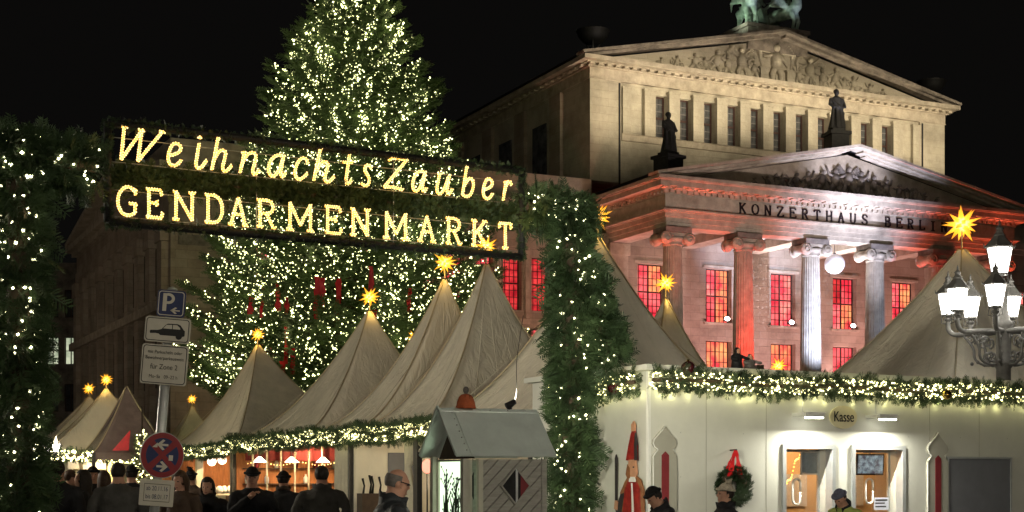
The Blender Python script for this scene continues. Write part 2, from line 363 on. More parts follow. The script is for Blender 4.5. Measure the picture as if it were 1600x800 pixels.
OCT_F = np.array([(0, 2, 4), (2, 1, 4), (1, 3, 4), (3, 0, 4), (2, 0, 5), (1, 2, 5), (3, 1, 5), (0, 3, 5)])
def bulbs(name, pos, r, m, rng, parent=None):
    pos = np.asarray(pos, float); return stuff(scatter(name, OCT_V, OCT_F, pos, rng.normal(size=pos.shape), r * rng.uniform(.75, 1.25, len(pos)), m, rng, parent))

def garland(path, rad, per_m, bulbs_m, twig=.3, br=.022, name='fir_garland', parent=None, seed=1, bulbmat='bulb', droop=.0, flat=1.0, core=True, fir='fir_near', boughs=0):
    """fir garland along a path (world or parent space): woody core, needles, bulbs; returns child objects"""
    rng = np.random.default_rng(seed); pts = np.array(path, float); seg = np.linalg.norm(np.diff(pts, axis=0), axis=1); cum = np.r_[0, np.cumsum(seg)]; Lg = cum[-1]
    def sample(u):
        i = np.clip(np.searchsorted(cum, u, 'right') - 1, 0, len(seg) - 1); f = (u - cum[i]) / seg[i]
        return pts[i] + (pts[i + 1] - pts[i]) * f[:, None], (pts[i + 1] - pts[i]) / seg[i][:, None]
    n = int(Lg * per_m); p, d = sample(rng.uniform(0, Lg, n))
    def radial(d, k):
        q = rng.normal(size=(k, 3)); q -= (q * d).sum(1)[:, None] * d; q /= np.linalg.norm(q, axis=1)[:, None]; return q
    q = radial(d, n); rr = rad * rng.uniform(.45, .95, n) * flat
    ax = q * .8 + d * rng.normal(size=(n, 1)) * .5 + np.array([0, 0, -droop]); fo = stuff(scatter('needles', TN_V, TN_F, p + q * rr[:, None], ax, twig * rng.uniform(.55, 1.5, n), fir, rng, parent))
    if boughs:
        nn = int(Lg * boughs); p, d = sample(rng.uniform(0, Lg, nn)); q = radial(d, nn); stuff(scatter('boughs', TN_V, TN_F, p + q * (rad * .8), q + np.array([0, 0, -.7]), rng.uniform(.34, .62, nn), fir, rng, parent))
    nb = int(Lg * bulbs_m); p, d = sample(rng.uniform(0, Lg, nb)); q = radial(d, nb)
    bl = bulbs('string_light', p + q * (rad * rng.uniform(.75, 1.22, nb))[:, None], br, bulbmat, rng, parent)
    if core: MB().tube([tuple(x) for x in pts], rad * .28, 8).build('garland_core', 'bark', parent)
    return fo, bl
def catmull(p, k=6):
    p = [np.array(x, float) for x in p]; out = []
    for i in range(len(p) - 1):
        a = p[max(i - 1, 0)]; b = p[i]; c = p[i + 1]; d = p[min(i + 2, len(p) - 1)]
        for j in range(k):
            t = j / k; out.append(.5 * (2 * b + (c - a) * t + (2 * a - 5 * b + 4 * c - d) * t * t + (3 * b - a - 3 * c + d) * t ** 3))
    out.append(p[-1]); return out
def text(name, s, size, m, parent, loc, rot=(R(90), 0, 0), ext=.002, align='CENTER', shear=0, space=1.0, sx=1.0):
    cu = bpy.data.curves.new(name, 'FONT'); cu.body = s; cu.size = size; cu.extrude = ext; cu.align_x = align; cu.align_y = 'CENTER'; cu.shear = shear; cu.space_character = space
    t = bpy.data.objects.new(name, cu); COL.objects.link(t); bpy.context.view_layer.update()
    me = bpy.data.meshes.new_from_object(t.evaluated_get(bpy.context.evaluated_depsgraph_get())); me.name = name
    bpy.data.objects.remove(t); me.materials.clear(); me.materials.append(M[m]); o = link(name, me, parent, loc, rot); o.scale = (sx, 1, 1); return o

# cap letters as strokes in a unit box
CAPS = {
 'G': [[(.93, .74), (.93, .96)], [(.92, .84), (.66, 1), (.36, .96), (.09, .7), (.06, .34), (.27, .05), (.6, 0), (.9, .1)], [(.9, .08), (.92, .42)], [(.62, .42), (1, .42)]],
 'E': [[(.15, 0), (.15, 1)], [(0, 1), (.9, 1), (.94, .8)], [(.15, .52), (.66, .52)], [(.66, .62), (.66, .42)], [(0, 0), (.95, 0), (1, .2)]],
 'N': [[(.12, 0), (.12, 1)], [(.12, 1), (.86, 0)], [(.86, 0), (.86, 1)], [(-.02, 0), (.26, 0)], [(.72, 1), (1, 1)], [(0, 1), (.12, 1)]],
 'D': [[(.15, 0), (.15, 1)], [(0, 1), (.5, 1)], [(0, 0), (.5, 0)], [(.5, 1), (.78, .92), (.97, .7), (1, .5), (.97, .3), (.78, .08), (.5, 0)]],
 'A': [[(.12, 0), (.5, 1), (.88, 0)], [(.27, .38), (.73, .38)], [(0, 0), (.26, 0)], [(.74, 0), (1, 0)]],
 'R': [[(.15, 0), (.15, 1)], [(0, 1), (.5, 1)], [(.5, 1), (.72, .96), (.84, .82), (.84, .7), (.72, .56), (.5, .51)], [(.15, .51), (.5, .51)], [(.48, .51), (.86, 0)], [(0, 0), (.3, 0)], [(.78, 0), (1, 0)]],
 'M': [[(.12, 0), (.12, 1)], [(.12, 1), (.5, .18), (.88, 1)], [(.88, 1), (.88, 0)], [(0, 0), (.24, 0)], [(.76, 0), (1, 0)]],
 'K': [[(.15, 0), (.15, 1)], [(.84, 1), (.17, .44)], [(.36, .6), (.9, 0)], [(0, 0), (.3, 0)], [(.76, 0), (1, 0)], [(0, 1), (.3, 1)], [(.7, 1), (.98, 1)]],
 'T': [[(.5, 0), (.5, 1)], [(.05, .8), (.05, 1)], [(.05, 1), (.95, 1)], [(.95, 1), (.95, .8)], [(.3, 0), (.7, 0)]],
 'O': [[(.5, 1), (.22, .93), (.04, .68), (.04, .32), (.22, .07), (.5, 0), (.78, .07), (.96, .32), (.96, .68), (.78, .93), (.5, 1)]],
 'Z': [[(.08, .8), (.08, 1)], [(.08, 1), (.92, 1)], [(.92, 1), (.04, 0)], [(.04, 0), (.95, 0)], [(.95, 0), (.95, .2)]],
 'H': [[(.14, 0), (.14, 1)], [(.86, 0), (.86, 1)], [(.14, .5), (.86, .5)], [(0, 0), (.28, 0)], [(.72, 0), (1, 0)], [(0, 1), (.28, 1)], [(.72, 1), (1, 1)]],
 'U': [[(.14, 1), (.14, .35), (.2, .12), (.38, .01), (.6, .01), (.78, .12), (.85, .35), (.85, 1)], [(0, 1), (.28, 1)], [(.72, 1), (1, 1)]],
 'S': [[(.88, .76), (.86, .92), (.6, 1), (.3, .96), (.12, .78), (.22, .6), (.5, .51), (.8, .4), (.92, .22), (.76, .04), (.45, 0), (.15, .06), (.1, .25)]],
 'B': [[(.15, 0), (.15, 1)], [(0, 1), (.5, 1)], [(.5, 1), (.72, .95), (.8, .8), (.76, .62), (.5, .53), (.15, .53)], [(.5, .53), (.8, .45), (.94, .28), (.86, .08), (.55, 0), (0, 0)]],
 'L': [[(.2, 0), (.2, 1)], [(.03, 1), (.38, 1)], [(.03, 0), (.92, 0)], [(.92, 0), (.95, .25)]],
 'I': [[(.5, 0), (.5, 1)], [(.2, 0), (.8, 0)], [(.2, 1), (.8, 1)]],
}
SCRIPT = {
 'W': [[(.09, 1), (.02, .02)], [(.02, .02), (.49, .93)], [(.49, .93), (.40, .02)], [(.40, .02), (.96, .97)], [(.03, 1.0), (.16, 1.0)], [(.42, .95), (.55, .95)], [(.9, .98), (1.02, .98)]],
 'e': [[(.1, .30), (.5, .34), (.92, .46), (.95, .60), (.68, .68), (.36, .62), (.1, .40), (.04, .18), (.2, .03), (.5, 0), (.8, .08), (1, .2)]],
 'i': [[(.46, .76), (.22, .12), (.3, .01), (.56, .01), (1, .27)], [(.5, .90), (.58, .96), (.5, 1.02), (.42, .96), (.5, .90)]],
 'h': [[(.32, 1), (0, 0)], [(.24, 1), (.40, 1)], [(.07, .24), (.3, .52), (.52, .63), (.68, .58), (.66, .42), (.54, .12), (.62, 0), (.78, .03), (1, .2)]],
 'n': [[(.24, .66), (0, 0)], [(.06, .22), (.36, .55), (.66, .66), (.84, .6), (.82, .42), (.68, .12), (.74, 0), (.88, .03), (1, .14)], [(.12, .6), (.24, .66)]],
 'a': [[(.84, .66), (.5, .66), (.18, .5), (.02, .22), (.12, .03), (.36, .02), (.64, .24), (.82, .55)], [(.90, .68), (.70, .12), (.76, .01), (.88, .03), (1, .15)]],
 'c': [[(.93, .50), (.86, .63), (.58, .67), (.24, .52), (.04, .22), (.14, .03), (.45, 0), (.92, .2)]],
 't': [[(.66, .95), (.28, .12), (.36, .0), (.6, .02), (.84, .14)], [(0, .68), (1, .70)]],
 's': [[(.95, .58), (.76, .67), (.46, .64), (.38, .50), (.56, .38), (.76, .24), (.7, .07), (.42, 0), (.08, .07)]],
 'Z': [[(.22, .90), (.34, .99)], [(.34, .99), (.97, 1)], [(.97, 1), (.02, .03)], [(.02, .03), (.40, .06)], [(.40, .06), (.80, .0)]],
 'u': [[(.2, .66), (.02, .16), (.1, .01), (.32, .03), (.58, .3), (.74, .56)], [(.84, .66), (.66, .12), (.72, .0), (.84, .03), (1, .2)], [(.1, .62), (.2, .66)]],
 'b': [[(.42, 1), (.06, .06)], [(.34, 1), (.52, 1)], [(.06, .06), (.36, 0), (.72, .08), (.96, .36), (.9, .56), (.66, .62), (.4, .5), (.2, .32)]],
 'r': [[(.36, .66), (.06, 0)], [(.16, .24), (.4, .52), (.7, .67), (.9, .64), (.98, .54)], [(.2, .6), (.36, .66)]],
}

# ================================================================ setting
gm = MB(); gm.quad((-400, -120, 0), (400, -120, 0), (400, 500, 0), (-400, 500, 0)); struct(gm.build('ground', 'ground'))

# ================================================================ concert hall
H = thing('concert_hall', 'floodlit classical concert hall with columned portico and two stacked pediments', 'concert hall', (HA[0], HA[1], 0), YAW)
def wall_open(mb, x0, x1, z0, z1, y0, y1, ops, m=0, axis='x'):
    xs = sorted({x0, x1, *[a for o in ops for a in o[:2]]}); 
    for a, b in zip(xs[:-1], xs[1:]):
        c = (a + b) / 2; holes = sorted([(o[2], o[3]) for o in ops if o[0] < c < o[1]]); z = z0
        for h0, h1 in holes + [(z1, z1)]:
            if h0 - z > 1e-4:
                if axis == 'x': mb.box(a, b, y0, y1, z, h0, m)
                else: mb.box(y0, y1, a, b, z, h0, m)
            z = h1
_wc = {}
def window(parent, w, h, loc, rot, leaves, cols, rows, pane, key, frame='frame', bar='frame', trans=(.5,), fw=.09):
    """window: frame with glazing bars, each leaf's glass a pane of its own; origin at the sill centre, facing -y"""
    if key not in _wc:
        b = MB(); zs = [0] + [h * t for t in trans] + [h]; lw = w / leaves; panes = []
        b.box(-w / 2, -w / 2 + fw, 0, .12, 0, h); b.box(w / 2 - fw, w / 2, 0, .12, 0, h)
        b.box(-w / 2 + fw, w / 2 - fw, 0, .12, 0, fw); b.box(-w / 2 + fw, w / 2 - fw, 0, .12, h - fw, h)
        for z in zs[1:-1]: b.box(-w / 2 + fw, w / 2 - fw, -.02, .12, z - fw * .6, z + fw * .6)
        for i in range(leaves):
            xa = -w / 2 + i * lw; xb = xa + lw
            if i: b.box(xa - fw * .6, xa + fw * .6, -.01, .121, fw, h - fw)
            for j, (za, zb) in enumerate(zip(zs[:-1], zs[1:])):
                for k in range(1, cols): x = xa + lw * k / cols; b.box(x - .022, x + .022, .03, .09, za + fw, zb - fw, 1)
                for k in range(1, rows): z = za + (zb - za) * k / rows; b.box(xa + fw * .5, xb - fw * .5, .032, .088, z - .022, z + .022, 1)
                q = MB().quad((-lw / 2 + .02, 0, .02), (lw / 2 - .02, 0, .02), (lw / 2 - .02, 0, zb - za - .02), (-lw / 2 + .02, 0, zb - za - .02))
                panes.append((q, ((xa + xb) / 2, .062, za)))
        _wc[key] = (b.mesh('window', [frame, bar]), [(q.mesh('pane', 'glass_dark'), l) for q, l in panes])
    fm, ps = _wc[key]; o = link('window', fm, parent, loc, rot)
    for i, (pm, l) in enumerate(ps):
        p = pane(i) if callable(pane) else pane
        kk = (key, i, p)
        if kk not in _wc:
            c = pm.copy(); c.materials.clear(); c.materials.append(M[p]); _wc[kk] = c
        link('pane', _wc[kk], o, l)
    return o

# ---- tall block
W11 = [13.98 + 1.78 * (k - 5) for k in range(11)]
b = MB(); ops = [(x - .5, x + .5, 22.9, 25.6) for x in W11]
b.box(0, 2.2, 0, .8, 19.86, 26.1); b.box(25.8, 28, 0, .8, 19.86, 26.1)                     # corners stand proud of the inner field
wall_open(b, 2.2, 25.8, 19.86, 26.1, .14, .8, ops)
b.box(0, .8, .8, 50, 19.86, 26.1); b.box(27.2, 28, .8, 50, 19.86, 26.1); b.box(0, 28, 50, 50.8, 19.86, 26.1)
b.build('tall_block_wall', 'ashlar', H)
pm = MB().box(-.39, .39, 0, .3, 22.92, 25.72).box(-.43, .43, -.04, .3, 25.722, 25.86).mesh('pier', 'ashlar')
for x in [W11[0] - .89 + 1.78 * k for k in range(12)]: link('pier', pm, H, (x, -.16, 0))
pm2 = MB().box(-.3, .3, 0, .3, 22.92, 25.72).box(-.33, .33, -.03, .3, 25.722, 25.83).mesh('pilaster', 'ashlar')
for x in (2.55, 25.42): link('pilaster', pm2, H, (x, -.12, 0))
MB().box(2.25, 25.75, -.02, .13, 22.5, 22.88).box(2.2, 25.8, -.1, .13, 22.885, 22.915).build('sill_course', 'trim', H)
for k, x in enumerate(W11):
    window(H, 1.0, 2.7, (x, .5, 22.9), (0, 0, 0), 1, 2, 3, 'glass_dark', 'attic', 'frame', 'muntin', (.5,), .1)
for x in (2.06, 26.0): MB().box(x - .05, x + .05, -.06, .0, 15, 26.0).build('downpipe', 'soot', H)
# side wall: shallow pilasters and blind windows in the dark flank
for k in range(9):
    y = 3.5 + k * 5.2
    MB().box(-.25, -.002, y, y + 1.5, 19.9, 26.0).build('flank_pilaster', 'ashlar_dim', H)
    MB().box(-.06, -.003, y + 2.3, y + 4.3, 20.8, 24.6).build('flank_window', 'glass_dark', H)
# entablature + cornice
b = MB()
b.box(-.06, 28.06, -.06, 50, 26.1, 26.16); b.box(-.03, 28.03, -.03, 50, 26.16, 26.78)
b.box(-.2, 28.2, -.2, 50.2, 26.78, 26.86); b.box(-.34, 28.34, -.34, 50.3, 27.0, 27.08)
b.box(-.75, 28.75, -.75, 50.6, 27.08, 27.34); b.build('cornice', 'trim', H)
b = MB()
for k in range(48): x = -.2 + k * .6; b.box(x, x + .3, -.42, -.1, 26.862, 26.995)
for k in range(60): y = .4 + k * .8; b.box(-.42, -.1, y, y + .4, 26.862, 26.995)
b.box(-.1, 28.1, -.1, 50.1, 26.861, 26.998); b.build('dentil_row', 'trim', H)
AP = 30.62
b = MB(); b.prism([(.2, 27.345), (27.8, 27.345), (14, AP - .35)], .3, .8); b.build('tympanum', 'ashlar', H)
b = MB()
for sx, x0 in ((1, -.85), (-1, 28.85)):
    p = (x0, -.3, 27.46); q = (14, -.3, AP + .02)
    b.bar(p, q, .95, .16); b.bar((x0 + sx * .3, -.1, 27.36), (14 - sx * .3, -.1, AP - .22), .55, .2)
b.build('raking_cornice', 'trim_dark', H)
b = MB()
b.add([(-.8, -.7, 27.5), (14, -.7, AP + .12), (28.8, -.7, 27.5), (-.8, 50.6, 27.5), (14, 50.6, AP + .12), (28.8, 50.6, 27.5)], [(0, 1, 4, 3), (1, 2, 5, 4), (3, 4, 5)])
b.build('roof', 'roof', H)

def relief(mb, x, z, h, rr, y=.28, wings=False, swirl=0, seat=False, deep=.16):
    """carved figure standing proud of the tympanum"""
    s = h / 2.0; l = rr.uniform(-.2, .2)
    mb.ball((x + l * .5, y - deep * .6, z + 1.75 * s), (.17 * s, deep, .2 * s), 8, 6)
    mb.tube([(x, y, z + .75 * s), (x + l * .3, y - .05, z + 1.1 * s), (x + l * .5, y - .04, z + 1.5 * s)], [.30 * s, .32 * s, .25 * s], 8)
    for sg in (-1, 1):
        k = rr.uniform(.1, .4); mb.tube([(x + sg * .1 * s, y - .03, z + .8 * s), (x + sg * (.15 + k) * s, y - .09, z + .42 * s), (x + sg * (.12 + k * .6) * s, y - .02, z)], [.20 * s, .17 * s, .10 * s], 6)
        a = rr.uniform(-.5, .8); mb.tube([(x + l * .5 + sg * .22 * s, y - .05, z + 1.42 * s), (x + l * .5 + sg * .52 * s, y - .08, z + (1.3 + a * .3) * s), (x + l * .5 + sg * .75 * s, y - .03, z + (1.3 + a) * s)], [.115 * s, .10 * s, .07 * s], 6)
        if wings:
            for q in range(5):
                mb.tube([(x + sg * .18 * s, y, z + 1.5 * s), (x + sg * (.7 + .1 * q) * s, y - .07, z + (1.95 - .1 * q) * s), (x + sg * (1.25 - .12 * q) * s, y, z + (1.55 - .28 * q) * s)], [.07 * s, .1 * s, .03 * s], 5)
    for q in range(4):                                                               # drapery folds
        f = rr.uniform(-.4, .4) * s; mb.tube([(x + f * .6, y - .08, z + .95 * s), (x + f * 1.2, y - .1, z + .5 * s), (x + f * 1.6 + rr.uniform(-.2, .2) * s, y, z + .05)], .05 * s, 5)
    for q in range(swirl):                                                           # coiled tail or vine
        cx = x + rr.choice((-1, 1)) * rr.uniform(.55, .95) * s; cz = z + rr.uniform(.35, 1.1) * s; r0 = .4 * s; st = rr.uniform(0, 6)
        mb.tube([(cx + r0 * (1 - t / 16) * math.cos(st + t * .55), y - .06, cz + r0 * (1 - t / 16) * math.sin(st + t * .55)) for t in range(14)], .07 * s, 5)
rr = random.Random(4)
def carved(m, *a, **k): b = MB(); relief(b, *a, **k); b.build('carved_figure', m, H)
carved('ashlar', 14, 27.4, 2.6, rr, wings=True, deep=.26)
for sg in (-1, 1):
    MB().box(14 + sg * 1.05 - .3, 14 + sg * 1.05 + .3, .05, .3, 27.35, 28.25).box(14 + sg * 1.05 - .38, 14 + sg * 1.05 + .38, .02, .3, 28.25, 28.36).build('carved_altar', 'ashlar', H)
    carved('ashlar', 14 + sg * 2.7, 27.38, 2.1, rr, wings=True, swirl=2, deep=.24); carved('ashlar', 14 + sg * 4.7, 27.38, 1.7, rr, swirl=3, deep=.24)
    carved('ashlar', 14 + sg * 3.75, 27.38, 1.5, rr, swirl=1, deep=.2); carved('ashlar', 14 + sg * 5.5, 27.38, 1.1, rr, swirl=2, deep=.2); carved('ashlar', 14 + sg * 1.75, 27.4, 1.3, rr, swirl=1, deep=.2); carved('ashlar', 14 + sg * 8.7, 27.38, .7, rr, swirl=3, deep=.18)
    carved('ashlar', 14 + sg * 6.3, 27.38, 1.3, rr, swirl=3, deep=.2); carved('ashlar', 14 + sg * 7.7, 27.38, .95, rr, swirl=3, deep=.2)


# ---- portico
XC = 13.75; XL, XR = XC - 13.1, XC + 13.1; YF = -7.69
b = MB(); b.box(XL - .6, XR + .6, -9.0, -.86, 0, 4.6)
for k in range(18): b.box(XL + 2, XR - 2, -9.0 - .38 * (k + 1), -9.0 - .38 * k, 0, 4.6 - .255 * (k + 1))
b.build('portico_steps', 'ashlar_dim', H)
fl = 24; N = fl * 4
def fluted(r0, r1, z0, z1):
    mb = MB(); vs = []; fs = []; K = 8
    for i in range(K + 1):
        t = i / K; r = r0 + (r1 - r0) * t + .02 * math.sin(math.pi * t)
        for j in range(N):
            a = 2 * math.pi * j / N; ph = (j % 4) / 4; q = r * (1 - (.055 if ph == .5 else .035 if ph in (.25, .75) else 0)); vs.append((q * math.cos(a), q * math.sin(a), z0 + (z1 - z0) * t))
    for i in range(K):
        for j in range(N): j2 = (j + 1) % N; fs.append((i * N + j, i * N + j2, (i + 1) * N + j2, (i + 1) * N + j))
    mb.add(vs, fs); return mb
shaft = fluted(.66, .53, 5.05, 14.9).mesh('column', 'trim')
cb = MB().lathe([(.92, 4.6), (.92, 4.72), (.86, 4.75), (.9, 4.82), (.86, 4.9), (.74, 4.93), (.78, 5.0), (.70, 5.05)], n=32).mesh('base', 'trim')
c = MB(); c.lathe([(.55, 14.9), (.58, 15.0), (.55, 15.04), (.6, 15.2), (.72, 15.36), (.6, 15.4)], n=32)
c.box(-.78, .78, -.62, .62, 15.42, 15.62)                                            # channel between the volutes
for sx in (-1, 1):
    for yy in (-.64, .64):
        sg = -1 if yy < 0 else 1
        c.tube([(sx * .76, yy - sg * .14, 15.3), (sx * .76, yy + sg * .02, 15.3)], .37, 18)
        c.tube([(sx * .76 + (.33 - .02 * t) * math.cos(t * .6) * sx, yy + sg * .03, 15.3 + (.33 - .02 * t) * math.sin(t * .6)) for t in range(15)], .035, 5)
    c.tube([(sx * .76, -.5, 15.3), (sx * .74, -.25, 15.3), (sx * .73, 0, 15.3), (sx * .74, .25, 15.3), (sx * .76, .5, 15.3)], [.35, .27, .23, .27, .35], 14)
cap = c.mesh('capital', 'trim'); ab = MB().box(-.86, .86, -.72, .72, 15.64, 15.93).mesh('abacus', 'trim_dark')
CX = [XC + 4.87 * (k - 2.5) for k in range(6)]
for x in CX:
    o = link('column', shaft, H, (x, -6.95, 0)); link('base', cb, o); link('capital', cap, o); link('abacus', ab, o)
def ring(mb, e, z0, z1, e0=1.4, m=0):
    """frame round three sides of the portico, outer face e beyond the frieze plane"""
    mb.box(XL - e, XR + e, YF - e, YF + e0, z0, z1, m); mb.box(XL - e, XL + e0, YF + e0, -.86, z0, z1, m); mb.box(XR - e0, XR + e, YF + e0, -.86, z0, z1, m)
b = MB(); ring(b, -.20, 15.94, 16.2); ring(b, -.10, 16.2, 16.48); ring(b, .0, 16.48, 16.74); ring(b, .10, 16.74, 16.8); ring(b, .24, 16.8, 16.9); b.build('architrave', 'trim', H)
b = MB(); ring(b, 0, 16.9, 17.74); b.build('frieze', 'trim', H)
b = MB(); ring(b, .1, 17.74, 17.8); ring(b, .26, 17.98, 18.06); ring(b, .78, 18.06, 18.36); ring(b, .9, 18.36, 18.42); ring(b, .98, 18.42, 18.62); b.build('portico_cornice', 'trim', H)
b = MB(); ring(b, .08, 17.801, 17.979)
for k in range(66): x = XL - .2 + k * .4; b.box(x, x + .22, YF - .22, YF - .09, 17.802, 17.978)
for k in range(17): y = YF + .1 + k * .4; b.box(XL - .22, XL - .09, y, y + .22, 17.802, 17.978)
b.build('portico_dentil_row', 'trim', H)
b = MB()
for k in range(34): x = XL - .5 + k * .8; b.box(x, x + .4, YF - .72, YF - .3, 17.985, 18.058)
b.build('mutule_row', 'trim', H)
b = MB(); b.box(XL + 1.4, XR - 1.4, YF + 1.4, -.86, 16.5, 16.7); b.build('portico_ceiling', 'trim', H)
for x in CX:
    MB().box(x - .55, x + .55, YF + 1.41, -.87, 15.96, 16.49).build('ceiling_beam', 'trim', H)
AZ = 21.55
b = MB(); b.prism([(XL + .4, 18.625), (XR - .4, 18.625), (XC, AZ - .32)], YF + .35, YF + .8); b.build('portico_tympanum', 'trim', H)
b = MB()
for sx, x0 in ((1, XL - 1.05), (-1, XR + 1.05)):
    b.bar((x0, YF - .42, 18.72), (XC, YF - .42, AZ), 1.1, .16); b.bar((x0 + sx * .5, YF - .2, 18.64), (XC - sx * .5, YF - .2, AZ - .22), .75, .16); b.bar((x0 + sx * 1.1, YF, 18.62), (XC - sx * .9, YF, AZ - .38), .5, .16)
b.build('portico_raking_cornice', 'trim', H)
b = MB(); b.add([(XL - 1, YF - .9, 18.8), (XC, YF - .9, AZ + .1), (XR + 1, YF - .9, 18.8), (XL - 1, .0, 18.8), (XC, .0, AZ + .1), (XR + 1, 0, 18.8)], [(0, 1, 4, 3), (1, 2, 5, 4)]); b.build('portico_roof', 'roof', H)
b = MB(); rr = random.Random(9)
for k in range(21):
    dx = (k - 10) * .98; zt = AZ - .9 - abs(dx) * .2; hh = min(2.0, (zt - 18.62) * .95)
    if hh > .5: carved('trim_dark', XC + dx, 18.62, hh, rr, y=YF + .33, wings=(k % 5 == 0), swirl=(1 if k % 3 == 0 else 0), deep=.22)
b = MB(); s0 = 5.88; adv = (21.0 - 5.88) / 16.15
for k, ch in enumerate('KONZERTHAUS BERLIN'):
    if ch == ' ': continue
    m = MB(); x = s0 + adv * (k if k < 12 else k - .0) * .95
    for st in CAPS[ch]:
        for p, q in zip(st[:-1], st[1:]):
            thin = abs(p[1] - q[1]) < .08
            m.bar(((p[0] - .5) * .46, 0, (p[1] - .5) * .56), ((q[0] - .5) * .46, 0, (q[1] - .5) * .56), .05, .06 if thin else .10, up=(0, 0, 1) if thin else (1, 0, 0))
    m.build('letter', 'letter_dark', H, (x, YF - .03, 17.32))
# back wall and its lit windows
PW = [XC + 4.95 * (k - 2) for k in range(5)]
b = MB(); ops = [o for x in PW for o in ((x - .97, x + .97, 11.45, 14.85), (x - .97, x + .97, 7.0, 10.3))]
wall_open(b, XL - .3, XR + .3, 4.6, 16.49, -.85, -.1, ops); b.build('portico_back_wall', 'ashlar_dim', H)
for x in PW:
    MB().box(x - 1.2, x + 1.2, -.93, -.851, 14.86, 15.02).build('lintel', 'trim', H)
    MB().box(x - 1.15, x + 1.15, -.98, -.851, 11.3, 11.44).build('sill', 'trim', H)
ro = random.Random(2)
for i, x in enumerate(PW):
    window(H, 1.94, 3.4, (x, -.45, 11.45), (0, 0, 0), 2, 3, 4, lambda k: ro.choice(('red_pane', 'red_pane', 'pink_pane', 'dim_pane')) if k in (0, 1) else ro.choice(('red_pane', 'orange_pane', 'orange_pane', 'pink_pane')), 'hallwin', 'frame', 'frame', (.5,), .07)
    window(H, 1.94, 3.3, (x, -.45, 7.0), (0, 0, 0), 2, 3, 5, 'orange_pane' if i < 3 else 'red_pane', 'hallwinlow', 'frame', 'frame', (), .06)
for i in (1, 2, 3):
    f = MB().tube([(0, 0, 0), (0, -.3, .02)], [.12, .21], 14).build('spotlight', 'iron', H, (PW[i] + .2, -1.2, 11.62)); MB().ball((0, -.3, .02), (.20, .05, .13), 12, 8).build('lamp_glass', 'lantern', f)
for x in (XL + .75, XR - .75):
    MB().box(x - .6, x + .6, -1.2, -.86, 4.6, 15.2).box(x - .7, x + .7, -1.3, -.86, 15.201, 15.9).build('anta', 'trim', H)

# ---- wings
def wing(sg, full):
    X0, X1 = (-25.6, 0) if sg < 0 else (28, 53.6)
    wx = [-1.5 - 1.88 * k for k in range(11)] if sg < 0 else [29.5 + 1.88 * k for k in range(11)]
    ops = [o for x in wx for o in ((x - .6, x + .6, 11.66, 14.9), (x - .6, x + .6, 7.2, 10.6), (x - .6, x + .6, 1.5, 5.0))]
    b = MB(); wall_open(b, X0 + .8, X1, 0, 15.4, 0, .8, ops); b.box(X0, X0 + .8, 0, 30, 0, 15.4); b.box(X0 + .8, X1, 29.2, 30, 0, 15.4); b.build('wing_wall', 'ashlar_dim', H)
    e = .0
    b = MB(); b.box(X0 - .12, X1 - .01, -.12, 30.1, 15.4, 16.3); b.box(X0 - .04, X1 - .01, -.04, 30.05, 16.3, 17.5); b.build('wing_frieze', 'ashlar_dim', H)
    b = MB(); b.box(X0 - .35, X1 - .012, -.35, 30.3, 17.5, 17.8); b.box(X0 - .75, X1 - .013, -.75, 30.7, 17.8, 18.2); b.box(X0 - .05, X1 - .014, -.2, 30.0, 18.2, 19.85); b.build('wing_cornice', 'trim', H)
    b = MB(); b.box(X0 - .1, X1 - .015, -.1, -.001, 10.85, 11.15); b.build('string_course', 'trim', H)
    for x in wx:
        MB().box(x - .94 - .14, x - .94 + .14, -.14, -.002, 11.2, 15.39).build('wing_pilaster', 'trim', H)
        for z, h, k in ((11.66, 3.24, 'w1'), (7.2, 3.4, 'w2')): window(H, 1.2, h, (x, .4, z), (0, 0, 0), 1, 4, 4, ro.choice(('red_pane', 'pink_pane', 'dim_pane')), k, 'frame', 'frame', (.5,), .07)
    if full:
        MB().box(-25.2, -23.0, -.1, -.002, 14.2, 14.75).box(-25.0, -23.2, -.16, -.102, 14.3, 14.6).build('carved_panel', 'trim_dark', H)
        for k in range(10):
            y = 1.0 + k * 3.07
            MB().box(-26.0, -25.605, y - .55, y + .55, 0, 14.4).box(-26.1, -25.605, y - .7, y + .7, 14.401, 15.39).build('end_pilaster', 'ashlar_dim', H)
            if k < 9:
                for z, h in ((11.7, 2.6), (6.6, 3.4)): MB().box(-25.75, -25.606, y + 1.0, y + 2.1, z, z + h).build('blind_window', 'glass_dark', H)
        MB().box(-26.2, -25.61, .0, 30.0, 10.7, 11.2).build('end_string_course', 'trim', H)
        b = MB(); b.add([(-25.6, 0, 18.21), (-25.6, 30, 18.21), (-25.6, 15, 20.5), (-.02, 0, 18.21), (-.02, 30, 18.21), (-.02, 15, 20.5)], [(0, 2, 1), (0, 3, 5, 2), (2, 5, 4, 1)]); b.build('wing_roof', 'roof', H)
        b = MB()
        for y0 in (-.8, 30.8): b.bar((-25.9, y0, 18.35), (-25.9, 15, 20.65), .9, .3)
        b.build('end_raking_cornice', 'trim', H)
wing(-1, True); wing(1, False)

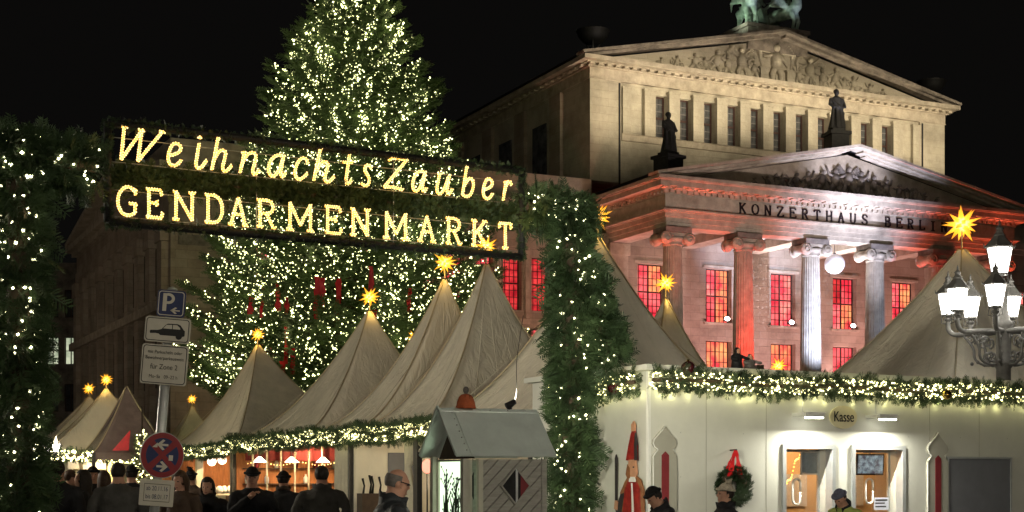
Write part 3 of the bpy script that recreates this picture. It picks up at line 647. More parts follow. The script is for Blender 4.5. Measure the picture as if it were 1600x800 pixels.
# ---- sculpture on the hall
def remesh(mb, vox, name, mats, parent=None, loc=(0, 0, 0), rot=(0, 0, 0), smooth=6, pick=None):
    me = mb.mesh(name, mats[:1]); o = bpy.data.objects.new(name, me); COL.objects.link(o)
    md = o.modifiers.new('r', 'REMESH'); md.mode = 'VOXEL'; md.voxel_size = vox; md.use_smooth_shade = True
    if smooth: sm = o.modifiers.new('s', 'SMOOTH'); sm.iterations = smooth; sm.factor = .5
    bpy.context.view_layer.update()
    m2 = bpy.data.meshes.new_from_object(o.evaluated_get(bpy.context.evaluated_depsgraph_get())); m2.name = name
    bpy.data.objects.remove(o); bpy.data.meshes.remove(me); m2.materials.clear()
    for k in mats: m2.materials.append(M[k])
    if pick:
        n = len(m2.polygons); c = np.empty(n * 3, np.float32); m2.polygons.foreach_get('center', c); m2.polygons.foreach_set('material_index', pick(c.reshape(-1, 3)).astype(np.int32))
    m2.polygons.foreach_set('use_smooth', np.ones(len(m2.polygons), bool))
    return link(name, m2, parent, loc, rot)
def stone_figure(t, m, h, arm, vox=.035):
    s = h / 1.9; b = MB()
    b.loft([((0, 0, 0), .42 * s, .36 * s), ((.03 * s, 0, .5 * s), .33 * s, .28 * s), ((.05 * s, 0, 1.0 * s), .27 * s, .21 * s), ((0, 0, 1.3 * s), .30 * s, .2 * s), ((0, 0, 1.5 * s), .26 * s, .17 * s), ((0, 0, 1.58 * s), .09 * s, .09 * s), ((0, 0, 1.64 * s), .08 * s, .08 * s)], 14)
    b.ball((0, -.03 * s, 1.76 * s), (.12 * s, .14 * s, .16 * s))
    b.tube([(-.27 * s, 0, 1.46 * s), (-.36 * s, -.06 * s, 1.18 * s), (-.2 * s, -.26 * s, 1.0 * s)], [.1 * s, .09 * s, .07 * s]); b.tube([(.27 * s, 0, 1.46 * s), (.38 * s, -.05 * s, 1.2 * s), (.36 * s + arm, -.2 * s, 1.02 * s)], [.1 * s, .09 * s, .07 * s])
    for k in range(7):
        a = -2.6 + k * .7; b.tube([(.27 * s * math.cos(a), .22 * s * math.sin(a), 1.1 * s), (.4 * s * math.cos(a), .36 * s * math.sin(a), .05)], .06 * s, 6)
    b.ball((0, .02 * s, 1.82 * s), (.135 * s, .15 * s, .12 * s)); b.tube([(0, -.15 * s, 1.77 * s), (0, -.185 * s, 1.72 * s)], .02 * s, 6); b.tube([(-.28 * s, -.12 * s, 1.35 * s), (0, -.26 * s, 1.05 * s), (.3 * s, -.14 * s, .75 * s), (.38 * s, .05 * s, .4 * s)], [.05 * s, .07 * s, .07 * s, .05 * s], 6)
    for k in range(6): a = -2.2 + k * .5; b.tube([(.2 * s * math.cos(a), .17 * s * math.sin(a), 1.42 * s), (.27 * s * math.cos(a), .22 * s * math.sin(a), 1.0 * s)], .025 * s, 5)
    return remesh(b, vox, 'figure', [m], t, smooth=2)
def statue(label, loc, rz, m, h, ph, pw):
    t = thing('roof_statue', label, 'statue', loc, rz, 'statues on the portico roof')
    MB().box(-pw / 2, pw / 2, -pw / 2, pw / 2, 0, ph * .86).box(-pw * .6, pw * .6, -pw * .6, pw * .6, ph * .861, ph).box(-pw * .36, pw * .36, -pw * .36, pw * .36, ph + .001, ph + .2).build('plinth', m, t)
    f = stone_figure(t, m, h, 0); f.location = (0, 0, ph + .19)
statue('dark draped statue on plinth at the left corner of the lower pediment', HW(1.15, -7.2, 18.75), YAW + .2, 'soot', 2.3, 1.25, 1.2)
statue('dark standing statue on plinth at the peak of the lower pediment', HW(13.75, -6.3, 21.35), YAW - .2, 'soot', 2.45, 1.45, 1.15)
MB().box(11.7, 16.4, .1, 4.4, 29.4, 30.85).box(11.55, 16.55, 0, 4.6, 30.851, 31.1).build('sculpture_pedestal', 'trim_dark', H)
t = thing('chariot_sculpture', 'green copper griffins drawing a chariot on the roof peak', 'sculpture', HW(14.05, 1.2, 31.11), YAW)
def griffin(x, ry):
    b = MB()
    b.tube([(0, 1.2, 1.35), (0, .5, 1.3), (0, -.3, 1.4), (0, -.75, 1.75), (0, -.85, 2.3), (0, -1.1, 2.6)], [.34, .42, .46, .4, .26, .2], 12); b.ball((0, -1.2, 2.7), (.22, .34, .24))
    b.tube([(0, -1.4, 2.72), (0, -1.62, 2.6), (0, -1.62, 2.45)], [.12, .08, .03])
    for sx in (-1, 1):
        b.tube([(sx * .24, -.5, 1.3), (sx * .28, -.75, .7), (sx * .27, -.62, .25), (sx * .27, -.8, .07)], [.24, .15, .11, .13]); b.tube([(sx * .25, 1.15, 1.3), (sx * .32, .8, .8), (sx * .3, 1.3, .45), (sx * .3, 1.15, .08)], [.32, .22, .12, .12])
        for q in range(6): b.tube([(sx * .35, -.3, 1.6), (sx * (.7 + .05 * q), .1 + .12 * q, 2.3 - .1 * q), (sx * .75, .5 + .2 * q, 3.0 - .32 * q)], [.1, .12, .04], 6)
    b.tube([(0, 1.45, 1.3), (0, 1.95, .9), (0, 2.1, 1.5), (0, 1.9, 2.0)], [.1, .08, .08, .13])
    remesh(b, .06, 'griffin', ['copper'], t, (x, 0, 0), (0, 0, ry), 3)
griffin(-1.6, -.35); griffin(1.45, .45)
for sx in (-.42, .42):
    b = MB(); b.tube([(sx, 1.3 + .72 * math.cos(a * math.pi / 12), .78 + .72 * math.sin(a * math.pi / 12)) for a in range(25)], .08, 8)
    for k in range(6): b.tube([(sx, 1.3, .78), (sx, 1.3 + .7 * math.cos(k * 1.047), .78 + .7 * math.sin(k * 1.047))], .045, 6)
    b.ball((sx, 1.3, .78), .14); b.build('wheel', 'copper', t)
MB().box(-.36, .36, .7, 2.2, .75, .85).box(-.36, .36, .62, .7, .75, 1.7).box(-.4, -.36, .7, 1.9, .75, 1.5).box(.36, .4, .7, 1.9, .75, 1.5).build('chariot', 'copper', t)
f = stone_figure(t, 'copper', 2.3, .1, .04); f.location = (0, 1.4, .86)
for x, y, lb in ((.7, .9, 'dark bronze bowl on a tripod at the left eave corner of the roof'), (27.6, .9, 'dark bronze bowl on a tripod at the right eave corner of the roof')):
    t = thing('bronze_bowl', lb, 'bowl', HW(x, y, 27.5), YAW, 'tripod bowls on the roof')
    b = MB()
    for k in range(3): a = k * 2.094; b.tube([(.5 * math.cos(a), .5 * math.sin(a), 0), (.3 * math.cos(a), .3 * math.sin(a), .7), (.55 * math.cos(a), .55 * math.sin(a), 1.25)], .06, 6)
    b.build('tripod', 'bowl_bronze', t); MB().lathe([(.1, .95), (.6, 1.1), (.92, 1.45), (1.0, 1.72), (1.06, 1.78), (1.0, 1.8), (.9, 1.6), (.5, 1.25), (.05, 1.2)], n=28).build('bowl', 'bowl_bronze', t)
t = thing('mirror_ball', 'big white mirror ball hanging between the middle columns of the portico', 'mirror ball', HW(13.85, -6.0, 14.8))
b = MB(); b.ball((0, 0, 0), .62, 26, 16, 0, False); b.build('mirror_tiles', 'mirror', t); MB().tube([(0, 0, .6), (0, 0, 1.68)], .02, 6).lathe([(.1, .56), (.1, .68), (.02, .7)], n=10).build('suspension', 'iron', t)
spot('ball_spot', HW(12.5, -13, 9), HW(13.85, -6, 14.8), (.9, .95, 1), 2500, 14, .3, .1)

gb = bulb('mirror_ball_specks', HW(13.85, -5.0, 14.2), (.70, .78, 1), 520, .01); l_ = gb.data; l_.use_nodes = True; nt = l_.node_tree; em = nt.nodes['Emission']
tc = nt.nodes.new('ShaderNodeTexCoord'); vo = nt.nodes.new('ShaderNodeTexVoronoi'); vo.inputs['Scale'].default_value = 19; lt = nt.nodes.new('ShaderNodeMath'); lt.operation = 'LESS_THAN'; lt.inputs[1].default_value = .30
nt.links.new(tc.outputs['Normal'], vo.inputs['Vector']); nt.links.new(vo.outputs['Distance'], lt.inputs[0]); nt.links.new(lt.outputs[0], em.inputs['Strength'])
# ---- office block beyond, far left
o = thing('office_building', 'dark office block far left behind the small tents with two lit windows', 'building', (-42, 122, 0))
b = MB(); wx = [-6.6 + 1.5 * k for k in range(10)]; ops = [(x - .5, x + .5, z, z + 2.3) for x in wx for z in (3.2, 7.1, 11.0, 14.9)]
wall_open(b, -8.5, 8.5, 0, 19, 0, .5, ops); b.box(-8.5, 8.5, 9, 10, 0, 19); b.box(-8.5, -8, .5, 9, 0, 19); b.box(8, 8.5, .5, 9, 0, 19); b.box(-8.49, 8.49, .51, 8.99, 18.6, 18.99); b.build('wall', 'trim_dark', o)
MB().box(-8.7, 8.7, -.25, .6, 19, 19.4).box(-8.6, 8.6, -.15, -.001, 13.2, 13.5).build('cornice', 'trim_dark', o)
for x in wx:
    for z in (3.2, 7.1, 11.0, 14.9):
        lit = z == 11.0 and abs(x - 4.65) < 1.0
        window(o, 1.0, 2.3, (x, .2, z), (0, 0, 0), 2, 1, 2, 'pale_pane' if lit else 'glass_dark', 'office', 'frame', 'frame', (), .07)

# ================================================================ entrance arch with the lit sign
GX, GY = -5.507, 20.046
def sgn_s(px): r = (px - 800) / 2300; return (GY * r - GX) / (BX - BY * r)
def GW(s, z, off=0): return (GX + BX * s - BY * off, GY + BY * s + BX * off, z)
t = thing('entrance_arch', 'fir covered entrance arch with two light studded pillars carrying the sign', 'arch', (GX, GY, 0), BYAW)
SLN = sgn_s(815)
def pillar(path, r, seed, nb, par=None):
    p = MB().tube([tuple(path[0]), tuple(path[-1])], .16, 10).build('pillar', 'bark', t) if par is None else par
    garland(path, r, 400, nb, .27, .0225, parent=p, seed=seed, bulbmat='bulb_near', droop=.25, core=False, boughs=26)
    return p
def col(s, z1, y=0): return [(s, y, .02 + (z1 - .02) * k / 8) for k in range(9)]
pl = pillar(col(-1.17, 6.25), .27, 11, 34); pr = pillar(col(7.42, 6.15), .25, 12, 42)
garland([(-1.5, 0, 5.92), (-.8, 0, 5.92), (-.16, 0, 5.9)], .27, 420, 32, .28, .021, parent=pl, seed=13, bulbmat='bulb_near', droop=.2)
garland([(6.56, 0, 5.98), (7.0, 0, 5.97), (7.7, 0, 5.9)], .24, 420, 34, .28, .021, parent=pr, seed=14, bulbmat='bulb_near', droop=.3)
garland([(7.62, 0, 5.1), (7.86, -.05, 4.3), (8.08, -.2, 3.58)], .21, 420, 30, .28, .021, parent=pr, seed=15, bulbmat='bulb_near', droop=.3)
for i_ in range(10): q_ = GW(.35 + .65 * i_, 5.86, -.42); bulb('rope_light_glow', q_, (1, .58, .16), 3.2, .15)
sg = thing('illuminated_sign', 'wide fir framed sign of glowing amber letters hung in the entrance arch', 'sign', (GX, GY, 0), BYAW)
b = MB(); z0, z1 = 5.17, 6.53
for p, q in (((0, 0, z0), (SLN, 0, z0)), ((0, 0, z1), (SLN, 0, z1)), ((0, 0, z0), (0, 0, z1)), ((SLN, 0, z0), (SLN, 0, z1))): b.tube([p, q], .055, 8)
fr = b.build('frame', 'black', sg)
rng = np.random.default_rng(5); P = []; D = []
for p, q, n in (((0, z0), (SLN, z0), 900), ((0, z1), (SLN, z1), 900), ((0, z0), (0, z1), 200), ((SLN, z0), (SLN, z1), 220)):
    u = rng.uniform(0, 1, n); P.append(np.c_[p[0] + (q[0] - p[0]) * u, rng.normal(0, .02, n), p[1] + (q[1] - p[1]) * u + rng.normal(0, .02, n)])
P = np.vstack(P); stuff(scatter('needles', TW_V, TW_F, P, rng.normal(size=P.shape), .12, 'fir_dark', rng, fr))
n = 5200; P = np.c_[rng.uniform(.06, SLN - .06, n), rng.uniform(.03, .14, n), 5.84 + rng.normal(0, .085, n)]
band = MB().tube([(.02, .09, 5.84), (SLN - .02, .09, 5.84)], .05, 8).build('fir_band', 'bark', sg); stuff(scatter('needles', TW_V, TW_F, P, rng.normal(size=P.shape), .16, 'fir_dark', rng, band))
b = MB()
for z in (6.335, 6.0, 5.62, 5.255): b.tube([(.03, .012, z), (SLN - .03, .012, z)], .006, 5)
b.build('wire', 'steel', sg)
for px in (402, 616): MB().tube([(sgn_s(px), .03, z0), (sgn_s(px), .03, z1)], .008, 5).build('upright', 'steel', sg)
ROWS = ((SCRIPT, 6.005, .484, (('W', 183, 258), ('e', 257, 285), ('i', 296, 325), ('h', 326, 364), ('n', 370, 406), ('a', 414, 448), ('c', 455, 484), ('h', 485, 524), ('t', 531, 553), ('s', 558, 583), ('Z', 594, 639), ('a', 639, 668), ('u', 677, 708), ('b', 716, 742), ('e', 749, 771), ('r', 780, 801))),
        (CAPS, 5.262, .405, (('G', 178, 216), ('E', 224, 256), ('N', 266, 307), ('D', 316, 349), ('A', 352, 389), ('R', 397, 433), ('M', 443, 492), ('E', 503, 535), ('N', 543, 580), ('M', 594, 640), ('A', 648, 682), ('R', 692, 723), ('K', 732, 763), ('T', 774, 801))))
for font, zb, ch, row in ROWS:
    for c, pa, pb in row:
        sa, sb = sgn_s(pa + 4), sgn_s(pb - 3); w = sb - sa; tb = MB(); B = []
        for st in font[c]:
            pts = [(sa + x * w, -.02, zb + .02 + y * (ch - .02)) for x, y in st]
            if len(pts) >= 6: pts = [tuple(p) for p in catmull(pts, 5)]
            tb.tube(pts, .0185, 6); a = np.array(pts); sgm = np.linalg.norm(np.diff(a, axis=0), axis=1); cum = np.r_[0, np.cumsum(sgm)]; k = max(2, int(cum[-1] / .0165)); u = np.linspace(0, cum[-1], k)
            i = np.clip(np.searchsorted(cum, u, 'right') - 1, 0, len(sgm) - 1); f = (u - cum[i]) / sgm[i]; q = a[i] + (a[i + 1] - a[i]) * f[:, None]; d = (a[i + 1] - a[i]) / sgm[i][:, None]
            nrm = np.c_[-d[:, 2], np.zeros(k), d[:, 0]]; q = q + nrm * (np.where(np.arange(k) % 2 == 0, 1, -1) * .0145)[:, None]; q[:, 1] -= .014; B.append(q)
        o = tb.build('letter', 'rope', sg); bulbs('bead_bulbs', np.vstack(B), .0135, 'bead', rng, o)

# ================================================================ big Christmas tree
def xmas_tree(px, d, ztop, prof, nbr, label, name='christmas_tree', nb=26, br=.036, seed=3, tw=.62, bulbmat='bulb_tree', flat_shadow=None):
    rng = np.random.default_rng(seed); c = at(px, 745, d); t = thing(name, label, 'Christmas tree', (c.x, c.y, 0))
    MB().tube([(0, 0, 0), (.02, 0, ztop * .4), (0, .02, ztop * .75), (0, 0, ztop)], [ztop * .02, ztop * .014, ztop * .007, .02], 10).build('trunk', 'bark', t)
    zs = np.array([p[0] for p in prof]); rs = np.array([p[1] for p in prof]); P = []; A = []; Sc = []; Bp = []; br_mb = MB()
    for i in range(nbr):
        u = (i + .5) / nbr; z = zs[0] + (ztop - zs[0]) * (1 - (1 - u) ** 1.0) * .985; az = i * 2.39996 + rng.normal(0, .25); L = np.interp(z, zs, rs) * rng.uniform(.82, 1.07)
        if L < .15: continue
        o = np.array([math.cos(az), math.sin(az), 0]); sd = np.array([-o[1], o[0], 0]); rise = rng.uniform(-.02, .12)
        def pt(q): return o * (q * L) + np.array([0, 0, z + L * (-.28 * q + .42 * q * q + rise * q)])
        br_mb.tube([tuple(pt(q)) for q in (0, .33, .66, .95)], [.03 * L ** .5 + .01, .02 * L ** .5 + .01, .012, .006], 5)
        k = int(10 + L * 7)
        for q in np.linspace(.16, 1, k):
            w = .30 * L * (1.05 - q) ** .8
            for sg in (-1, 1):
                off = rng.uniform(0, 1) * w; P.append(pt(q) + sd * (sg * off) + np.array([0, 0, rng.normal(0, .05) - off * .18])); A.append(o * .8 + sd * sg * rng.uniform(.1, 1.0) + np.array([0, 0, rng.uniform(-.35, .25) + .35 * q])); Sc.append(tw * rng.uniform(.7, 1.2) * (.65 + .35 * min(1, L / 3)))
        m = int(nb * (.48 + .40 * L / rs.max()) * rng.uniform(.5, 1.4)); q = rng.uniform(.05, 1.06, m) ** .5
        for qq in q:
            w = .32 * L * max(.05, 1.06 - qq) ** .8; off = rng.uniform(-1, 1) * w; Bp.append(pt(qq) + sd * off + np.array([0, 0, rng.normal(.06, .10) - abs(off) * .12]))
    cr = br_mb.build('crown', 'bark', t)
    stuff(scatter('needles', TW_V, TW_F, P, A, np.array(Sc), 'fir', rng, cr, roll=(0, 0, 1)))
    bulbs('string_light', Bp, br, bulbmat, rng, t)
    if ztop > 10:
        for i in range(64):                                              # light of the strings inside the crown
            q_ = Bp[int(rng.integers(len(Bp)))]; f_ = 1.06; bulb('string_light_glow', (q_[0] * f_, q_[1] * f_, q_[2] + .2), (1, .93, .50), 30, .4, t)
    return t
D = 64; K = D / 2300
def zz(y): return 1.7 + (745 - y) * K
bt = xmas_tree(553, D, zz(-62), [(zz(655), 276 * K), (zz(600), 258 * K), (zz(500), 236 * K), (zz(400), 210 * K), (zz(300), 168 * K), (zz(220), 141 * K), (zz(130), 115 * K), (zz(75), 84 * K), (zz(0), 47 * K), (zz(-60), 0)], 430, 'towering Christmas tree thick with white lights behind the sign', nb=74, br=.038, tw=.72)

rq = random.Random(5); M['deep_red'] = mat('deep_red_tone', (.42, .010, .014), .5, .3, 4)  # red strips added in the crown, standing in for red windows seen through it
for px, py, hh in ((392, 478, .7), (410, 466, 1.6), (435, 465, 1.1), (449, 480, .8), (496, 452, 1.0), (504, 460, 1.3), (493, 486, .7), (529, 455, 1.0), (526, 489, .7), (447, 540, 1.5), (458, 566, 1.1), (443, 590, 1.3), (580, 440, 1.2), (585, 500, .8), (640, 470, 1.0)):
    R_ = np.interp(zz(py), [zz(655), zz(400), zz(220)], [270 * K, 205 * K, 141 * K]); dx_ = (px - 553) * K; q_ = at(px, py, D - .84 * math.sqrt(max(.1, R_ * R_ - dx_ * dx_))) - bt.location; b = MB(); w_ = rq.uniform(.13, .24); vs = []
    for i in range(6): z_ = hh * (.5 - i / 5); vs += [(q_.x - w_ / 2 + rq.uniform(-.05, .05), q_.y - .1 + rq.uniform(-.08, .08), q_.z + z_), (q_.x + w_ / 2 + rq.uniform(-.05, .05), q_.y - .1 + rq.uniform(-.08, .08), q_.z + z_)]
    b.add(vs, [(2 * i, 2 * i + 2, 2 * i + 3, 2 * i + 1) for i in range(5)], 0, True); b.build('red_strip', 'deep_red', bt)
# ================================================================ pagoda tents and paper stars
def star_mesh():
    b = MB(); n = 22; b.ball((0, 0, 0), .26, 10, 7)
    for i in range(n):
        z = 1 - 2 * (i + .5) / n; a = i * 2.39996; r = math.sqrt(1 - z * z); d = Vector((r * math.cos(a), r * math.sin(a), z)); ln = 1.0 if i % 3 else .8
        u = d.orthogonal().normalized(); v = d.cross(u); base = d * .17; vs = [base + (u * math.cos(q * 1.5708) + v * math.sin(q * 1.5708)) * .165 for q in range(4)] + [d * ln]
        b.add(vs, [(0, 1, 4), (1, 2, 4), (2, 3, 4), (3, 0, 4)])
    return b.mesh('star_spikes', 'star')
SM = star_mesh()
def star(p, r, label):
    t = thing('star_lamp', label, 'star lamp', p, random.Random(int(p[0] * 97)).uniform(0, 3), 'glowing star lamps on the tent peaks')
    o = link('star_spikes', SM, t); o.scale = (r, r, r); MB().tube([(0, 0, -r * 1.15), (0, 0, -r * .2)], .018, 6).build('mast', 'seam', t); bulb('star_light', (-.08, -.22, -r * 1.15), (1, .62, .14), 5.5, .08, t)
def tent(label, ax, ay, zp, s0, s1, t0, t1, ze=2.9, ex=1.8, m='fabric', st=None, sr=.35, posts=True, nopost=()):
    """pagoda tent, origin under its peak; base s0..s1 across, t0..t1 along the row"""
    T = thing('pagoda_tent', label, 'tent', (ax, ay, 0), YAW, 'pagoda tents of the market')
    base = []; n = 10
    cs = [(s0, t0), (s1, t0), (s1, t1), (s0, t1)]
    for i in range(4):
        a, b = cs[i], cs[(i + 1) % 4]
        for k in range(n): base.append((a[0] + (b[0] - a[0]) * k / n, a[1] + (b[1] - a[1]) * k / n))
    NB = len(base); NR = 18; vs = []; fs = []
    for i in range(NR + 1):
        r = .012 + .988 * (i / NR) ** 1.15
        for j, (x, y) in enumerate(base):
            u = (j % n) / n; sag = -.10 * math.sin(math.pi * u) * math.sin(math.pi * r) ** 1.0
            vs.append((x * r, y * r, ze + (zp - ze) * (1 - r) ** ex + sag))
    for i in range(NR):
        for j in range(NB): j2 = (j + 1) % NB; fs.append((i * NB + j, (i + 1) * NB + j, (i + 1) * NB + j2, i * NB + j2))
    MB().add(vs, fs, 0, True).build('canopy', m, T)
    b = MB()
    for c in cs:
        pts = []
        for i in range(NR + 1): r = .012 + .988 * (i / NR) ** 1.15; pts.append((c[0] * r, c[1] * r, ze + (zp - ze) * (1 - r) ** ex + .012))
        b.tube(pts, .022, 5)
    b.build('hip_seam', 'seam', T)
    b = MB()
    for i in range(4):
        for u in (.2, .4, .6, .8):
            p, q = cs[i], cs[(i + 1) % 4]; c = (p[0] + (q[0] - p[0]) * u, p[1] + (q[1] - p[1]) * u); pts = []
            for j in range(2, NR + 1): r = .012 + .988 * (j / NR) ** 1.15; pts.append((c[0] * r, c[1] * r, ze + (zp - ze) * (1 - r) ** ex - .10 * math.sin(math.pi * u) * math.sin(math.pi * r) + .004))
            b.tube(pts, .008, 4)
    if m != 'clear': b.build('panel_seam', m, T)
    for c in cs: MB().tube([(c[0] * .4, c[1] * .4, ze + (zp - ze) * .6 ** ex + .05), (c[0] * .75, c[1] * .75, ze + (zp - ze) * .25 ** ex + .10), (c[0] * 1.02, c[1] * 1.02, ze - .2)], .006, 4).build('guy_rope', 'curtain', T)
    b = MB(); e = .012
    for i in range(4):
        p, q = cs[i], cs[(i + 1) % 4]; N = 24; vs = []; fs = []
        for k in range(N + 1):
            u = k / N; x = p[0] + (q[0] - p[0]) * u; y = p[1] + (q[1] - p[1]) * u; w = .025 * math.sin(k * 2.1)
            nx, ny = (q[1] - p[1]), -(q[0] - p[0]); l = math.hypot(nx, ny); vs += [(x, y, ze), (x + nx / l * w, y + ny / l * w, ze - .26 - .02 * (k % 2))]
        fs = [(2 * k, 2 * k + 1, 2 * k + 3, 2 * k + 2) for k in range(N)]; b.add(vs, fs, 0, True)
    b.build('valance', m, T)
    if posts:
        for i_, c in enumerate(cs):
            if i_ in nopost: continue
            k = .985; MB().box(c[0] * k - .06, c[0] * k + .06, c[1] * k - .06, c[1] * k + .06, 0, ze - .01).build('post', 'iron', T)
    if st: star((ax, ay, zp + sr * 1.05), sr, st)
    return T
def mtent(label, s, t, zp, s0, s1, t0, t1, **k):
    p = MW(s, t, 0); return tent(label, p.x, p.y, zp, s0 - s, s1 - s, t0 - t, t1 - t, **k)
mtent('pale cream pagoda tent just left of the right arch pillar', 3.1, -1.43, 7.0, 0, 6.2, -4.4, 1.48, st='yellow star lamp half hidden behind the top of the right arch pillar', sr=.36)
mtent('tallest beige pagoda tent of the row, peak under the sign corner', 3.1, 4.4, 7.18, 0, 6.2, 1.52, 6.08, ex=1.95, st='yellow star lamp partly covered by the lower right end of the sign', sr=.34)
mtent('beige pagoda tent squeezed behind the tallest one of the row', 3.1, 7.1, 7.12, .02, 6.18, 6.12, 9.98, ex=1.9, nopost=(0, 3), st='yellow star lamp just below the sign, left of the one the sign covers', sr=.37)
mtent('beige pagoda tent in front of the Christmas tree middle', 3.1, 13.0, 6.85, 0, 6.2, 10.02, 17.48, ex=1.7, nopost=(0,), st='yellow star lamp in front of the middle of the Christmas tree', sr=.35)
mtent('wide beige pagoda tent left of the Christmas tree, behind the parking sign', 3.1, 25.4, 6.82, 0, 6.2, 17.52, 28.5, ex=1.7, ze=2.75, st='yellow star lamp in front of the lower left edge of the Christmas tree', sr=.31)
p = at(1503, 745, 37); tent('big grey tent on the right behind the street lamp', p.x, p.y, 7.5, -4.4, 4.4, -4.4, 4.4, ex=1.6, st='largest yellow star lamp, on the big tent at the right', sr=.52)
p = at(1040, 745, 42); tent('pale tent in front of the left hall column', p.x, p.y, 6.85, -2.5, 2.5, -2.5, 2.5, m='fabric_pale', st='yellow star lamp in front of the leftmost hall column', sr=.36)
p = at(1216, 745, 46); tent('low tent hidden behind the booth garland below the blue lit column', p.x, p.y, 4.85, -2.1, 2.1, -2.1, 2.1, ze=2.7, st='small orange star lamp peeping over the booth garland', sr=.30)
p = at(648, 745, 53); tent('rear tent almost hidden between two front tents', p.x, p.y, 6.35, -2.4, 2.4, -2.4, 2.4, st='yellow star lamp half hidden in the dip between two tents', sr=.33)
p = at(300, 745, 68); tent('far tent behind the wide tent, right of the parking sign pole', p.x, p.y, 5.0, -2.2, 2.2, -2.2, 2.2, ze=2.6, st='small yellow star lamp right of the parking sign pole', sr=.28)
p = at(139, 745, 63); tent('leftmost small far tent with a star', p.x, p.y, 5.15, -3.0, 3.0, -3, 3, ze=2.6, ex=1.5, st='leftmost star lamp, lower of the far pair', sr=.31)
p = at(166, 745, 59.5); tent('small far tent with a star, second from the left', p.x, p.y, 5.3, -3.0, 3.0, -1.6, 1.6, ze=2.6, ex=1.5, st='second star lamp from the left, higher of the far pair', sr=.31)
p = at(198, 745, 56.5); tent('small far tent of grey film without a star', p.x, p.y, 5.2, -1.5, 1.5, -1.4, 1.4, ze=2.6, ex=1.3, m='clear')

# garlands of lights along the eaves
def gar(label, path, rad, per, nb, br, seed, tw=.2, grp='light garlands along the eaves'):
    p0 = Vector(path[0]); t = thing('light_garland', label, 'garland', p0, 0, grp); garland([Vector(p) - p0 for p in path], rad, per, nb, tw, br, parent=t, seed=seed, fir='fir_dark'); return t
gar('thick light garland along the eave of the front tent row', [MW(-.16, 17.3 * k / 14 - .6 * (k == 0), 2.74 + .04 * math.sin(k * 2)) for k in range(15)], .15, 170, 74, .025, 21)
gar('light garland under the eave of the wide tent behind the parking sign', [MW(-.16, 17.7 + 10.8 * k / 8, 2.56 + .04 * math.sin(k * 2)) for k in range(9)], .14, 150, 50, .028, 22)
gar('light garland along the low eave of the far left tents', [at(58, 715, 53), at(100, 711, 54), at(150, 713, 55), at(216, 716, 56)], .17, 120, 50, .036, 23)

# little lit tree left of the sign pole
xmas_tree(222, 43, 3.75, [(.5, .42), (2.0, .3), (3.7, .02)], 70, 'small slim lit fir beside the parking sign pole', 'small_fir', nb=5, br=.026, seed=8, tw=.22, bulbmat='bulb')

# ================================================================ ticket booth
B = thing('ticket_booth', 'cream painted ticket booth with two lamp lit service windows', 'booth', (BO[0], BO[1], 0), BYAW)
BL, BD, BH = 9.3, 3.6, 3.36
w1, w2 = (2.66, 3.80), (4.17, 5.40)
b = MB(); wall_open(b, 0, BL, 0, BH, 0, .12, [(w1[0], w1[1], .95, 2.24), (w2[0], w2[1], .95, 2.24)]); b.box(0, .12, .12, BD, 0, BH); b.box(BL - .12, BL, .12, BD, 0, BH); b.box(.12, BL - .12, BD - .12, BD, 0, BH); b.build('wall', 'wall_paint', B)
MB().box(-.12, BL + .1, -.14, BD + .1, BH + .002, BH + .09).build('roof', 'wall_paint', B)
MB().box(-.01, .04, -.012, .05, .02, BH - .01).build('corner_strip', 'white', B)
gl = bpy.data.materials.new('clear_glass'); gl.use_nodes = True; n_ = gl.node_tree.nodes; n_.remove(n_['Principled BSDF']); tr = n_.new('ShaderNodeBsdfTransparent'); gg = n_.new('ShaderNodeBsdfGlossy'); gg.inputs[1].default_value = .05; mx = n_.new('ShaderNodeMixShader'); mx.inputs[0].default_value = .07
gl.node_tree.links.new(tr.outputs[0], mx.inputs[1]); gl.node_tree.links.new(gg.outputs[0], mx.inputs[2]); gl.node_tree.links.new(mx.outputs[0], n_['Material Output'].inputs[0]); M['glass'] = gl
M['foil'] = mat('frosted_blue_grey_film', (.20, .23, .25), .4, .35, 3)
M['notice'] = mat('pale_notice_paper', (.55, .58, .68), .6, .1, 20)
M['screen'] = window_glow('monitor_screen', (.02, .05, .07), (.20, .30, .33), 1.0, 14)
M['lamp_white'] = emit('booth_lamp_tube', (1, .97, .85), 14)
M['amber'] = emit('amber_string_bulb', (1, .45, .08), 6)
